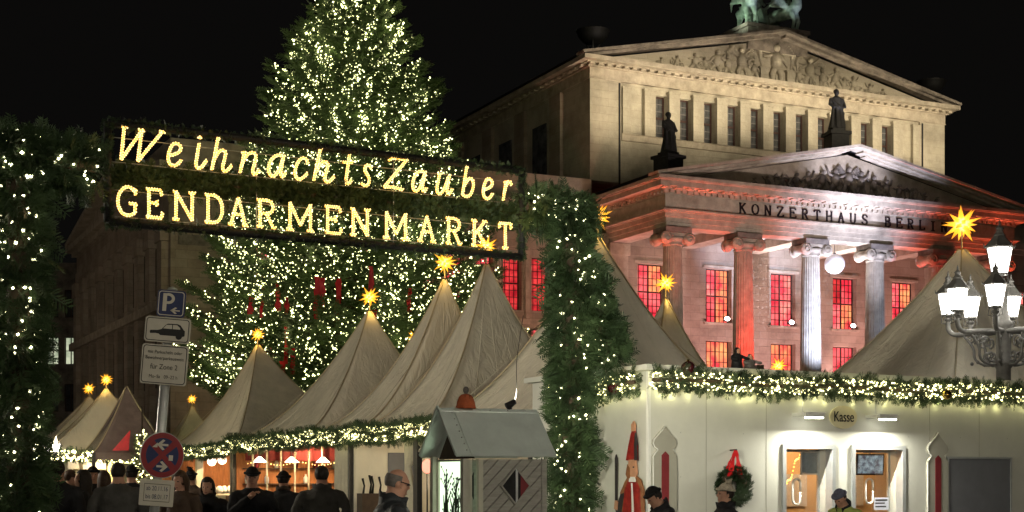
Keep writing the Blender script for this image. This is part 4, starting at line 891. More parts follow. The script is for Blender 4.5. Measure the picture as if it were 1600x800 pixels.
for k, (a, c) in enumerate((w1, w2)):
    f = MB(); f.box(a, a + .075, -.04, .13, .95, 2.24).box(c - .075, c, -.04, .13, .95, 2.24).box(a + .075, c - .075, -.04, .13, 2.165, 2.24).box(a - .04, c + .04, -.16, .13, .90, .948); fo = f.build('service_window', 'alu', B)
    GYD = .30
    MB().box(a + .03, a + .074, .131, GYD + .02, .95, 2.2).box(c - .074, c - .03, .131, GYD + .02, .95, 2.2).box(a + .074, c - .074, .131, GYD + .02, 2.166, 2.2).build('reveal', 'wall_paint', fo)
    MB().box(a + .075, c - .075, GYD, GYD + .006, .95, 2.165).build('pane', 'glass', fo)
    g = MB().box(a + .075, a + .11, GYD - .02, GYD + .02, .96, 2.16).box(c - .11, c - .075, GYD - .02, GYD + .02, .96, 2.16).box(a + .11, c - .11, GYD - .02, GYD + .02, 2.12, 2.16)
    if k == 0: g.box(3.325, 3.35, GYD - .015, GYD + .015, 1.74, 2.119).box(3.325, c - .111, GYD - .016, GYD + .016, 1.735, 1.76)
    g.build('sash', 'alu', fo)
    xs = (3.22, 4.85)[k]; zc = 1.45
    MB().tube([(xs + .085 * math.cos(q), GYD - .02, zc + (.13 if math.sin(q) > 0 else -.13) * (abs(math.sin(q)) > .01) + .085 * math.sin(q)) for q in [i * math.pi / 12 for i in range(25)]], .02, 8).build('speaking_ring', 'white', fo)
    if k == 0: MB().box(3.352, c - .112, GYD + .008, GYD + .012, 1.762, 2.118).build('foil_panel', 'foil', fo)
    rng = np.random.default_rng(30 + k); q = np.linspace(0, 1, 24); bulbs('string_light', np.c_[a + 1.75 + .42 * q, np.full(24, 2.0), 1.45 + .85 * q + .06 * np.sin(q * 14)], .016, 'amber', rng, fo)
M['lining'] = mat('tan_lining_board', (.58, .44, .29), .6, .12, 2)
rm = MB().box(2.3, 8.2, 2.3, 2.36, .2, 2.9).box(8.14, 8.2, .2, 2.3, .2, 2.9).box(2.3, 2.36, .2, 2.3, .2, 2.9).box(2.36, 8.14, .2, 2.3, 2.84, 2.9).build('room_lining', 'lining', B)
MB().box(2.5, 6.0, .34, .70, .86, .93).build('counter', 'wood_warm', B)
for x in (3.6, 4.9, 6.3): MB().box(x - .25, x + .25, 2.26, 2.299, 1.15, 1.75).build('pinboard', 'notice' if x > 4 else 'wood_dark', B)
for x in (3.6, 5.4): bulb('booth_room_light', BW(x, 1.2, 2.55), (1, .60, .26), 62, .15)
xm = 5.50
mt = thing('monitor', 'wall monitor tilted inside the right ticket window', 'monitor', BW(xm, .95, 1.93), BYAW - .35); MB().box(-.26, .26, 0, .05, -.2, .18).build('casing', 'black', mt, rot=(.12, 0, 0)); MB().box(-.235, .235, -.012, -.002, -.17, .155).build('screen', 'screen', mt, rot=(.12, 0, 0)); MB().tube([(0, .05, 0), (.5, 1.2, .3)], .02, 8).build('bracket', 'iron', mt)
nt_ = tag(MB().box(-.17, .17, 0, .006, 0, .22).box(-.14, .14, -.003, -.001, .16, .185, 1).box(-.14, .08, -.003, -.001, .11, .13, 1).box(-.14, .11, -.003, -.001, .05, .07, 1).build('notice', ['notice', 'black'], None, BW(5.12, .27, 1.12), (0, 0, BYAW)), 'pale printed notice low behind the right ticket window', 'notice')
for x in (3.10, 4.72):
    f = MB().box(x - .2, x + .2, -.34, -.26, 2.685, 2.75).box(x - .22, x - .1, -.28, -.001, 2.70, 2.76).box(x - .21, x + .21, -.36, -.25, 2.751, 2.765).build('wall_lamp', 'white', B)
    MB().box(x - .17, x + .17, -.335, -.265, 2.665, 2.684).build('lamp_tube', 'lamp_white', f)
    al = bpy.data.lights.new('wall_lamp_light', 'AREA'); al.shape = 'RECTANGLE'; al.size = .34; al.size_y = .05; al.energy = 110; al.color = (1, .96, .82); ao = bpy.data.objects.new('wall_lamp_light', al); COL.objects.link(ao); ao.parent = B; ao.location = (x, -.29, 2.655); ao.rotation_euler = (R(-32), 0, 0)
k = MB(); n = 32; poly = [(.30 * math.cos(i * 2 * math.pi / n), .195 * math.sin(i * 2 * math.pi / n)) for i in range(n)]; k.prism(poly, -.03, -.001); M['kasse'] = mat('cream_oval_board', (.66, .60, .38), .6, .08, 4); ks = k.build('oval_sign', 'kasse', B, (3.985, 0, 2.71))
text('lettering', 'Kasse', .25, 'black', ks, (.0, -.035, .0), sx=.78, shear=.0, ext=.004)
for k in range(1, 8):
    x = 1.22 * k - .1
    if not any(a - .08 < x < c + .08 for a, c in (w1, w2)): MB().box(x - .004, x + .004, -.004, -.0005, .02, BH - .02).build('panel_joint', 'wall_shadow', B)
MB().tube([(3.1, -.012, 2.78), (3.1, -.012, 3.05), (4.72, -.012, 3.05), (4.72, -.012, 2.78)], .011, 6).build('lamp_cable', 'white', B)
b = MB()
for k in range(8):
    for z in (.3, 1.0, 1.7, 2.4, 3.0): b.ball((.62 + 1.22 * k + .03 * (k % 2), -.001, z), (.009, .004, .009), 6, 4)
stuff(b.build('screw_heads', 'steel', B))
def turret(cx, w, zt, name='turret_relief'):
    """painted onion dome tower board with a slit window"""
    pr = [(0, 0), (.10, -.10), (.30, -.24), (.46, -.36), (.50, -.46), (.44, -.55), (.30, -.62), (.42, -.72), (.50, -.80)]
    P = [(cx + x * w, zt + z * .95 * w / .45 * .62 - 0) for x, z in pr]; L_ = [(2 * cx - x, z) for x, z in P]
    zb = P[-1][1]; poly = [(cx - .5 * w, .02), (cx + .5 * w, .02)] + P[::-1] + L_[1:]
    o = MB().prism(poly, -.045, -.001).build(name, 'wall_shadow', B)
    MB().prism([(cx - .07, .5), (cx + .07, .5), (cx + .07, zt - .46), (cx, zt - .40), (cx - .07, zt - .46)], -.052, -.0455).build('slit_window', 'red_paint', o)
    b = MB(); e = [(x, -.048, z) for x, z in L_] + [(cx - .5 * w, -.048, .02)]; b.tube(e, .011, 5); b.build('lit_edge', 'white', o)  # white strip put in as the light catching the board's left edge
turret(.29, .46, 2.50); turret(6.16, .50, 2.48)
MB().box(6.44, 7.98, -.03, -.001, .4, 2.02).build('shutter_panel', 'panel_grey', B); MB().box(6.40, 8.02, -.04, -.001, 2.021, 2.06).box(6.40, 6.439, -.04, -.001, .36, 2.02).box(7.981, 8.02, -.04, -.001, .36, 2.02).build('shutter_frame', 'alu', B)
gar('thick light garland along the front roof edge of the ticket booth', [BW(9.35 * k / 10 - .05, -.2, 3.2 + .025 * math.sin(k * 1.9)) for k in range(11)], .12, 210, 82, .0170, 31, .16)
gar('short light garland on the left side of the ticket booth roof', [BW(-.2, .1, 3.18), BW(-.2, .9, 3.16), BW(-.2, 2.6, 3.18)], .12, 210, 80, .0170, 32, .16)
for s_, t_, z_, r_, m_, lb in ((6.05, -.36, 3.13, .085, 'gold', 'gilt bauble in the booth garland, right of the ticket sign'), (.62, -.2, 3.40, .12, 'red_bauble', 'dark shiny bauble on top of the booth garland, left end'), (-.3, .55, 3.1, .09, 'red_bauble', 'dark red bauble in the garland on the booth side')):
    q = thing('bauble', lb, 'bauble', BW(s_, t_, z_), 0, 'baubles in the booth garland'); MB().ball((0, 0, 0), r_, 16, 10).build('ball', m_, q); MB().tube([(0, 0, r_ * .95), (0, 0, r_ * 1.2)], r_ * .2, 8).build('cap', 'gold', q)
for i in range(30): bulb('string_light_glow', BW(.2 + 9.0 * i / 29 + .09 * math.sin(i * 5.1), -.075, 2.985 + .03 * math.sin(i * 3.3)), (1, .95, .42), .34 + .2 * math.sin(i * 7.7), .015)
for i in range(5): bulb('string_light_glow', BW(-.075, .15 + .33 * i, 2.97 + .03 * math.sin(i * 3.3)), (1, .95, .42), .42, .015)
# wreath
wr = thing('wreath', 'green fir wreath on red ribbons hung on the booth wall', 'wreath', BW(1.60, -.1, 1.55), BYAW)
rng = np.random.default_rng(44); n = 620; a = rng.uniform(0, 6.283, n); q = rng.uniform(0, 6.283, n); rad = .21 + .07 * np.cos(q); P = np.c_[rad * np.cos(a), .06 * np.sin(q) - .0, rad * np.sin(a)]; A = np.c_[np.cos(a) * np.cos(q) - np.sin(a) * .9, np.sin(q) * .6 - .2, np.sin(a) * np.cos(q) + np.cos(a) * .9]
stuff(scatter('needles', TW_V, TW_F, P, A, rng.uniform(.08, .15, n), 'fir_dark', rng, wr)); MB().tube([(.21 * math.cos(i * .2618), 0, .21 * math.sin(i * .2618)) for i in range(25)], .05, 8).build('ring', 'bark', wr)
for p, q, w in (((0, -.03, .58), (-.13, -.06, .16), .12), ((.01, -.045, .58), (.07, -.07, .18), .12), ((0, -.02, .57), (-.17, -.03, .28), .05)):
    b = MB(); p = Vector(p); q = Vector(q); vs = []; N = 6
    for i in range(N + 1):
        c = p.lerp(q, i / N); ww = w * (.35 + .65 * i / N); vs += [c + Vector((-ww / 2, .012 * math.sin(i * 2), 0)), c + Vector((ww / 2, -.012 * math.sin(i * 2), 0))]
    b.add(vs, [(2 * i, 2 * i + 1, 2 * i + 3, 2 * i + 2) for i in range(N)], 0, True); b.build('ribbon', 'ribbon', wr)
MB().tube([(0, .1, .58), (0, -.07, .585)], .012, 6).build('hook', 'iron', wr)
# painted plywood guard on the booth's left side
M['guard_red'] = mat('guard_red_paint', (.24, .014, .012), .6, .35, 9, col2=(.38, .032, .022)); M['guard_brown'] = mat('guard_brown_paint', (.24, .10, .04), .6, .3, 9); M['guard_flesh'] = mat('guard_flesh_paint', (.50, .26, .15), .6, .15, 9); M['guard_dark'] = mat('guard_dark_paint', (.035, .03, .03), .6, .3, 9)
g = thing('painted_guard', 'painted plywood guard in red coat and tall pointed red hat', 'cutout figure', BW(-.05, .36, 0), BYAW - R(90))
def ply(name, poly, d, m): 
    cx = sum(p[0] for p in poly)  # orientation check: counter-clockwise seen from the front
    ar = sum(poly[i][0] * poly[(i + 1) % len(poly)][1] - poly[(i + 1) % len(poly)][0] * poly[i][1] for i in range(len(poly)))
    return MB().prism(poly if ar > 0 else poly[::-1], -d, 0).build(name, m, g)
ply('body_board', [(-.36, .05), (.34, .05), (.36, .9), (.33, 1.5), (.24, 1.66), (.12, 1.72), (-.1, 1.72), (-.2, 1.62), (-.33, 1.45), (-.38, .9)], .020, 'guard_brown')
ply('coat', [(-.24, .3), (.22, .3), (.26, 1.1), (.24, 1.5), (.16, 1.62), (.02, 1.66), (-.1, 1.64), (-.2, 1.5), (-.26, 1.1)], .024, 'guard_red')
ply('coat_front', [(.0, .3), (.06, .3), (.07, 1.2), (.03, 1.6), (-.01, 1.6), (.01, 1.2)], .028, 'white')
ply('collar', [(-.07, 1.62), (.12, 1.62), (.10, 1.70), (-.05, 1.70)], .030, 'white')
ply('face', [(-.07, 1.68), (.1, 1.66), (.15, 1.76), (.13, 1.86), (.11, 1.97), (-.08, 1.97), (-.1, 1.8)], .027, 'guard_flesh')
ply('beard', [(-.10, 1.66), (-.03, 1.68), (-.04, 1.84), (-.11, 1.9), (-.16, 1.74)], .031, 'guard_brown')
ply('eye', [(.04, 1.84), (.085, 1.84), (.085, 1.865), (.04, 1.865)], .029, 'guard_dark')
ply('hat', [(-.16, 1.96), (.16, 1.96), (.155, 2.2), (.09, 2.42), (.04, 2.50), (-.0, 2.42), (-.09, 2.2)], .025, 'guard_red'); ply('hat_trim', [(.08, 1.96), (.16, 1.96), (.155, 2.2), (.1, 2.40), (.075, 2.2)], .029, 'guard_dark'); ply('hat_tip', [(.0, 2.42), (.085, 2.42), (.10, 2.52), (.05, 2.58), (-.01, 2.52)], .0285, 'guard_flesh')
ply('sword', [(-.48, 1.32), (-.43, 1.32), (-.425, 2.0), (-.455, 2.06), (-.485, 2.0)], .022, 'guard_dark'); ply('hand', [(-.5, 1.18), (-.4, 1.16), (-.38, 1.30), (-.48, 1.32)], .026, 'guard_flesh'); ply('sleeve', [(-.3, 1.1), (-.2, 1.45), (-.32, 1.42), (-.47, 1.18), (-.42, 1.06)], .023, 'guard_dark')
# carved pair on the booth roof
f = thing('carved_pair', 'pair of small dark carved figures standing on the booth roof edge', 'figure', BW(2.05, .25, 3.452), BYAW)
for x, h, m in ((-.12, .36, 'black'), (.14, .25, 'hair_grey')):
    b = MB(); b.loft([((x, 0, 0), .11, .1), ((x, 0, h * .4), .09, .08), ((x, 0, h * .68), .1, .07), ((x, 0, h * .76), .035, .035)], 10); b.ball((x, -.01, h * .86), (.05, .055, .07)); b.tube([(x - .09, 0, h * .64), (x - .14, -.05, h * .5), (x - .05, -.1, h * .45)], .03, 6); b.tube([(x + .09, 0, h * .64), (x + .15, -.04, h * .55), (x + .22, -.05, h * .5)], .03, 6); o = remesh(b, .014, 'figure', [m], f, smooth=2)
    MB().ball((x, -.045, h * .86), (.035, .03, .045), 8, 6).build('face', 'guard_flesh', o)
MB().box(-.26, .42, -.1, .1, -.001, .02).box(.3, .4, -.06, .06, .02, .1).build('base', 'wood_dark', f)

# ================================================================ little information kiosk in front
K0 = (-.557, 16.0)
k = thing('info_kiosk', 'small grey board kiosk with shiny folded sheet metal gable roof', 'kiosk', (K0[0], K0[1], 0), YAW)
L, Wd, EZ, RZ = 1.065, .90, 1.93, 2.47
def sheet(y0, z0, y1, z1, name):
    b = MB(); p = Vector((0, y1 - y0, z1 - z0)).normalized(); nrm = Vector((0, -p.z, p.y)) if y1 > y0 else Vector((0, p.z, -p.y))
    N = 7; vs = []
    for i in range(N + 1):
        x = -.08 + (L + .16) * i / N
        for j in range(4):
            u = j / 3; w = .006 * math.sin(i * 2.3 + j * 1.7); vs.append((x, y0 + (y1 - y0) * u + nrm.y * w, z0 + (z1 - z0) * u + nrm.z * w))
    top = vs; bot = [(v[0], v[1] - nrm.y * .018, v[2] - nrm.z * .018) for v in vs]; n = len(vs); fs = []
    for i in range(N):
        for j in range(3): a = i * 4 + j; fs += [(a, a + 4, a + 5, a + 1), (n + a, n + a + 1, n + a + 5, n + a + 4)]
    for i in range(N): a = i * 4; fs += [(a, n + a, n + a + 4, a + 4), (a + 3, a + 7, n + a + 7, n + a + 3)]
    for j in range(3): fs += [(j, j + 1, n + j + 1, n + j), (N * 4 + j, n + N * 4 + j, n + N * 4 + j + 1, N * 4 + j + 1)]
    b.add(top + bot, fs, 0, False); o = b.build(name, 'sheet', k)
    s = MB(); s.bar((-.085, y0, z0 + .012), (-.085, y1, z1 + .012), .02, .03); s.bar((.10, y0 + nrm.y * .012, z0 + nrm.z * .012), (.10, y1 + nrm.y * .012, z1 + nrm.z * .012), .012, .01); q = Vector((0, y1, z1)) - p * .07
    s.bar((-.08, q.y + nrm.y * .012, q.z + nrm.z * .012), (L + .08, q.y + nrm.y * .012, q.z + nrm.z * .012), .012, .01); s.build('folded_seam', 'sheet', o)
    r = MB()
    for i in range(7): c = Vector((.06, y0, z0)).lerp(Vector((.06, y1, z1)), .1 + .13 * i) + nrm * .012; r.ball(c, .008, 6, 4)
    for i in range(5): r.ball((.1 + .22 * i, q.y + nrm.y * .014 + p.y * .03, q.z + nrm.z * .014 + p.z * .03), .008, 6, 4)
    stuff(r.build('rivets', 'steel', o)); return o
sheet(-.07, EZ, Wd / 2, RZ, 'roof_sheet'); sheet(Wd + .07, EZ, Wd / 2, RZ, 'roof_sheet')
MB().prism([(0, 0)] * 0 + [(-.02, EZ - .03), (Wd + .02, EZ - .03), (Wd / 2, RZ - .05)], 0, .03).build('gable_board', 'wood_dark', k, (.16, 0, 0), (0, 0, R(90)))
MB().box(.02, .08, -.02, .06, 0, EZ - .035).box(.205, .26, -.02, .05, 0, EZ - .035).box(.02, .08, Wd - .06, Wd + .02, 0, EZ + .0).build('post', 'board_pale', k)
MB().box(L - .08, L - .02, -.01, .06, 0, EZ - .035).box(L - .08, L - .02, Wd - .06, Wd, 0, EZ - .035).box(.08, L - .08, Wd - .04, Wd, 0, EZ - .036).box(L - .05, L - .03, .06, Wd - .06, 0, EZ - .036).box(.08, .205, .12, .14, 0, EZ - .036).build('wall', 'board', k)
MB().prism([(.06, 1.60), (.125, 1.45), (.125, 1.75)], .108, .119).build('dark_diamond', 'black', k, (.08, 0, 0))
# diagonal boards clipped to the panel
x0, x1, za, zb = .262, L - .082, .02, EZ - .037
def clip(poly, f):
    out = []
    for i in range(len(poly)):
        a, b = poly[i], poly[(i + 1) % len(poly)]; fa, fb = f(a), f(b)
        if fa >= 0: out.append(a)
        if (fa >= 0) != (fb >= 0): t_ = fa / (fa - fb); out.append((a[0] + (b[0] - a[0]) * t_, a[1] + (b[1] - a[1]) * t_))
    return out
st = .098; cdx = .655; cdz = 1.60; rb = random.Random(6)
for i in range(-2, 32):
    c = -1.2 + i * st * 1.4142; poly = [(x0, za), (x1, za), (x1, zb), (x0, zb)]
    poly = clip(poly, lambda p: (p[1] - p[0]) - (c + .006)); poly = clip(poly, lambda p: (c + st * 1.4142 - .006) - (p[1] - p[0])) if poly else poly
    if len(poly) > 2: MB().prism(poly, .0 + rb.uniform(0, .006), .03).build('board', 'board', k)
MB().box(x0, x1, .031, .04, za, zb).build('backing', 'wood_dark', k)
M['glass_flat'] = mat('dark_diamond_glass', (.03, .03, .03), .1, .3, 6, spec=.8)
d = MB(); hw, hh = .175, .205
d.prism([(cdx - hw, cdz), (cdx, cdz - hh), (cdx, cdz + hh)], -.018, -.001).prism([(cdx + .03, cdz - hh * .82), (cdx + .06, cdz - hh * .65), (cdx + .06, cdz + hh * .65), (cdx + .03, cdz + hh * .82)], -.018, -.001); d.build('diamond_window', 'glass_flat', k)
MB().prism([(cdx + .062, cdz - hh * .645), (cdx + hw, cdz), (cdx + .062, cdz + hh * .645)], -.0185, -.001).build('red_diamond_pane', 'red_paint', k)
MB().prism([(cdx + .002, cdz - hh * .98), (cdx + .028, cdz - hh * .83), (cdx + .028, cdz + hh * .83), (cdx + .002, cdz + hh * .98)], -.019, -.001).build('pale_diamond_strip', 'alu', k)
b = MB(); cs = [(cdx - hw, cdz), (cdx, cdz - hh), (cdx + hw, cdz), (cdx, cdz + hh)]
for p, q in zip(cs, cs[1:] + cs[:1]): b.bar((p[0], -.012, p[1]), (q[0], -.012, q[1]), .03, .018, up=(1, 0, 1) if (q[0] - p[0]) * (q[1] - p[1]) < 0 else (1, 0, -1))
b.build('diamond_frame', 'board', k)
# lit showcase in the gable end with a printed plant
M['lightbox'] = emit('pale_green_lightbox', (.80, 1.0, .70), 1.15)
M['plant_print'] = mat('dark_green_print', (.05, .075, .045), .7, .3, 10)
lb = MB().box(.10, .16, .08, Wd - .08, .75, EZ - .06).build('lightbox', 'lightbox', k)
MB().box(.075, .16, .08, Wd - .08, .70, .748).box(.075, .16, .08, Wd - .08, EZ - .06, EZ - .04).box(.075, .16, .058, .08, .7, EZ - .04).box(.075, .16, Wd - .08, Wd - .058, .7, EZ - .04).build('showcase_frame', 'board_pale', k)
b = MB(); rp = random.Random(12)
def pl_(y, z): return (.097, y, z)
for sy, top, sp in ((.62, 1.82, .17), (.34, 1.72, .13)):
    b.tube([pl_(sy, 1.12), pl_(sy + .02, 1.35), pl_(sy, top - .1)], [.022, .016, .008], 5)
    for q in range(26):
        a = rp.uniform(-1.2, 1.2); z_ = rp.uniform(1.3, top); y_ = sy + rp.uniform(-sp, sp); b.tube([pl_(sy, z_ - .12), pl_(y_, z_)], [.005, .003], 4); b.ball(pl_(y_, z_), (.002, .02, .014), 6, 4)
for q in range(9): y_ = .2 + q * .06; b.tube([pl_(y_, 1.08), pl_(y_ + rp.uniform(-.06, .06), 1.3 + rp.uniform(0, .14)), pl_(y_ + rp.uniform(-.1, .1), 1.5)], [.018, .012, .003], 5)
b.loft([((.096, .45, 1.0), .002, .12), ((.096, .45, 1.09), .002, .22), ((.096, .45, 1.14), .002, .24)], 12); b.build('plant_print', 'plant_print', lb)
f = thing('robed_figurine', 'small bald figurine in orange robe on the kiosk roof ridge', 'figurine', (K0[0] + .26 * UX - .45 * UY, K0[1] + .26 * UY + .45 * UX, 2.468), YAW)
b = MB(); b.loft([((0, 0, 0), .115, .09), ((0, 0, .07), .105, .08), ((0, 0, .13), .08, .06), ((0, 0, .155), .05, .045), ((0, 0, .162), .02, .02)], 16)
for q in range(9): a = q * .7; b.tube([(.06 * math.cos(a), .05 * math.sin(a), .14), (.112 * math.cos(a), .088 * math.sin(a), .0)], .012, 5)
b.build('robe', 'robe', f); b = MB(); b.tube([(0, 0, .15), (0, 0, .18)], .02, 8).ball((0, 0, .205), (.032, .036, .04), 12, 9); b.ball((0, .036, .2), .007, 6, 4); b.build('head', 'hair_grey', f)
f = thing('small_floodlight', 'small dark floodlight with a cable at the right end of the kiosk ridge', 'floodlight', (K0[0] + .82 * UX - .45 * UY, K0[1] + .82 * UY + .45 * UX, 2.468), YAW); MB().tube([(0, 0, 0), (0, 0, .05)], .012, 6).tube([(-.05, 0, .03), (.05, 0, .09)], [.045, .03], 10).build('housing', 'black', f); MB().tube(catmull([(.05, 0, .08), (.12, .1, .25), (.22, .3, .6), (.45, .6, 1.15)], 5), .004, 5).build('cable', 'black', f)

spot('small_floodlight_beam', (K0[0] + .90 * UX - .45 * UY, K0[1] + .90 * UY + .45 * UX, 2.60), (1.1, 26, 3.9), (1, .95, .76), 1300, 74, .8, .06)
# ================================================================ parking sign post
p = thing('parking_sign', 'leaning grey post with blue parking sign, white plates and round red no stopping sign', 'sign post', (-3.755, 15, 0), 0); p.rotation_euler = (0, R(4.7), 0)
MB().tube([(0, 0, 0), (0, 0, 3.62)], .05, 14).lathe([(.05, 3.62), (.05, 3.63), (.01, 3.65)], n=14).build('pole', 'steel', p)
def rounded(w, h, r, n=5):
    o = []
    for cx, cz, a0 in ((w / 2 - r, -h / 2 + r, -90), (w / 2 - r, h / 2 - r, 0), (-w / 2 + r, h / 2 - r, 90), (-w / 2 + r, -h / 2 + r, 180)):
        for i in range(n + 1): a = R(a0 + 90 * i / n); o.append((cx + r * math.cos(a), cz + r * math.sin(a)))
    return o
def plate(name, w, h, z, mface, mrim, x=0, rim=.012, rz=0, r=.03):
    o = MB().prism(rounded(w, h, r), -.075, -.055).build(name, mface, p, (x, 0, z), (0, 0, rz))
    b = MB(); pts = rounded(w - 2 * rim, h - 2 * rim, r); pin = rounded(w - 2 * rim - .016, h - 2 * rim - .016, r * .8); n = len(pts)
    b.add([(a, -.0772, c) for a, c in pts] + [(a, -.0772, c) for a, c in pin], [(i, (i + 1) % n, n + (i + 1) % n, n + i) for i in range(n)]); b.build('border', mrim, o)
    for zc_ in (-h * .25, h * .25): MB().tube([(0, 0, zc_), (0, 0, zc_ + .03)], .056, 12).build('clamp', 'steel', o)
    return o
def flat(name, m, par, polys, y=-.0785):
    b = MB()
    for q in polys: b.add([(a, y, c) for a, c in q], [tuple(range(len(q)))])
    return b.build(name, m, par)
def arrow(x, z, l, sg, w=.013): return [[(x - l / 2, z - w), (x + l / 2, z - w), (x + l / 2, z + w), (x - l / 2, z + w)], [(x + sg * (l / 2 + .012), z), (x + sg * (l / 2 - .05), z + .055), (x + sg * (l / 2 - .075), z + .045), (x + sg * (l / 2 - .03), z)], [(x + sg * (l / 2 + .012), z), (x + sg * (l / 2 - .05), z - .055), (x + sg * (l / 2 - .075), z - .045), (x + sg * (l / 2 - .03), z)]]
q = plate('parking_plate', .285, .27, 3.47, 'sign_blue', 'sign_white', .015)
b = MB(); P_ = [(-.09, -.10), (-.05, -.10), (-.05, -.01), (-.05, .09), (-.09, .10)]
pp = [(-.085, -.08), (-.045, -.08), (-.045, .10), (-.085, .10)]; n = 14; out = [(-.03 + .065 * math.cos(a), .048 + .055 * math.sin(a)) for a in [-math.pi / 2 + math.pi * i / n for i in range(n + 1)]]; inn = [(-.03 + .034 * math.cos(a), .048 + .028 * math.sin(a)) for a in [-math.pi / 2 + math.pi * i / n for i in range(n + 1)]]
polys = [pp, [(-.0449, -.007), (-.03, -.007), (-.03, .02), (-.0449, .02)], [(-.0449, .076), (-.03, .076), (-.03, .103), (-.0449, .103)]] + [[out[i], out[i + 1], inn[i + 1], inn[i]] for i in range(n)]
flat('letter', 'sign_white', q, polys); flat('arrow', 'sign_white', q, [[(x_ * .8 + .05, (z_ + .07) * .62 - .07) for x_, z_ in q_] for q_ in arrow(0, -.07, .11, -1, .010)])
q = plate('car_plate', .46, .255, 3.20, 'sign_white', 'black')
car = [(-.175, -.015), (-.165, -.012), (-.10, -.008), (-.06, .005), (-.02, .05), (-.0, .064), (.10, .066), (.13, .055), (.165, .01), (.178, -.0), (.178, -.05), (.165, -.058), (-.07, -.058), (-.085, -.045), (-.12, -.040), (-.172, -.045), (-.178, -.03)]
flat('car_symbol', 'black', q, [car])
flat('car_windows', 'sign_white', q, [[(-.045, .012), (-.012, .05), (.045, .054), (.045, .012)], [(.053, .012), (.053, .054), (.095, .054), (.125, .03), (.13, .012)]], -.0795)
flat('wheel_symbol', 'black', q, [[(.12 + .034 * math.cos(a * .5236), -.058 + .034 * math.sin(a * .5236)) for a in range(12)]], -.0796)
q = plate('text_plate', .47, .405, 2.845, 'sign_white', 'black', -.005)
for z, s_, tx in ((.125, .050, 'mit Parkschein oder'), (.065, .050, 'Bewohnerparkausweis'), (-.025, .074, 'für Zone 2'), (-.125, .050, 'Mo–Sa   09–22 h')): text('lettering', tx, s_, 'black', q, (0, -.0785, z), sx=.86, ext=.0004)
rz = R(36)
q = MB(); n = 36; q.prism([(.228 * math.cos(i * 2 * math.pi / n), .228 * math.sin(i * 2 * math.pi / n)) for i in range(n)], -.085, -.065); q = q.build('no_stopping_sign', 'sign_red', p, (.0, 0, 1.93), (0, 0, rz))
b = MB(); b.tube([(.229 * math.cos(i * .1745), -.075, .229 * math.sin(i * .1745)) for i in range(37)], .009, 6); b.build('rim', 'steel', q)
def disc_cut(r0, n=40):
    P = []
    for s_ in range(4):
        a0 = R(90 * s_ - 45 + 11); a1 = R(90 * s_ + 45 - 11); am = R(90 * s_); P.append([(.035 * math.cos(am), .035 * math.sin(am))] + [(r0 * math.cos(a0 + (a1 - a0) * i / 10), r0 * math.sin(a0 + (a1 - a0) * i / 10)) for i in range(11)])
    return P
flat('blue_field', 'sign_blue', q, disc_cut(.175), -.0862)
flat('arrow', 'sign_white', q, arrow(.0, .105, .11, -1, .011), -.0872); flat('arrow', 'sign_white', q, arrow(.0, -.115, .11, 1, .011), -.0873)
flat('small_mark', 'sign_white', q, [[(-.115, .075), (-.06, .125), (-.06, .075)], [(.07, -.05), (.115, -.05), (.115, .005), (.07, .005)]], -.0874)
q = plate('date_plate', .34, .27, 1.545, 'sign_white', 'sign_white', 0, rz=R(20), r=.012)
flat('date_border', 'black', q, [[(-.13, .085), (.13, .085), (.13, .09), (-.13, .09)], [(-.13, -.09), (.13, -.09), (.13, -.085), (-.13, -.085)], [(-.13, -.0849), (-.126, -.0849), (-.126, .0849), (-.13, .0849)], [(.126, -.0849), (.13, -.0849), (.13, .0849), (.126, .0849)]], -.0785)
for z, tx in ((.042, 'ab 20.11.16'), (-.042, 'bis 08.01.17')): text('lettering', tx, .066, 'sign_blue', q, (0, -.0786, z), sx=.70, ext=.0004)

# ================================================================ street lamp
def lantern_mesh(s):
    n = 6; g = MB(); f = MB()
    def rg(r, z): return [(r * math.cos(i * math.pi / 3), r * math.sin(i * math.pi / 3), z) for i in range(n)]
    g.loft([((0, 0, -.26 * s), .165 * s, .165 * s), ((0, 0, .26 * s), .265 * s, .265 * s)], 6, 0, False)
    for i in range(n): a, b = rg(.17 * s, -.27 * s)[i], rg(.272 * s, .27 * s)[i]; f.tube([a, b], .014 * s, 5)
    f.lathe([(.19 * s, -.31 * s), (.19 * s, -.265 * s)], n=6, smooth=False); f.lathe([(.30 * s, .265 * s), (.33 * s, .29 * s), (.30 * s, .33 * s), (.2 * s, .44 * s), (.12 * s, .53 * s), (.13 * s, .56 * s), (.09 * s, .60 * s), (.07 * s, .66 * s), (.09 * s, .70 * s), (.03 * s, .76 * s), (.02 * s, .84 * s), (.003, .90 * s)], n=6, smooth=False)
    for i in range(n): a = rg(.32 * s, .28 * s)[i]; f.tube([a, (a[0] * 1.08, a[1] * 1.08, a[2] + .1 * s)], [.02 * s, .006 * s], 5)
    f.lathe([(.03 * s, -.62 * s), (.05 * s, -.56 * s), (.03 * s, -.5 * s), (.09 * s, -.42 * s), (.12 * s, -.40 * s), (.05 * s, -.36 * s), (.06 * s, -.31 * s)], n=10)
    for i in range(4): a = i * 1.5708 + .78; f.tube([(.05 * s * math.cos(a), .05 * s * math.sin(a), -.52 * s), (.2 * s * math.cos(a), .2 * s * math.sin(a), -.48 * s), (.17 * s * math.cos(a), .17 * s * math.sin(a), -.31 * s)], .012 * s, 5)
    return f.mesh('lantern', 'iron_grey'), g.mesh('glass', 'lantern')
LF, LG = lantern_mesh(1.0)
def add_lantern(t, loc, sc=1.0): o = link('lantern', LF, t, loc); o.scale = (sc,) * 3; link('glass', LG, o); return o
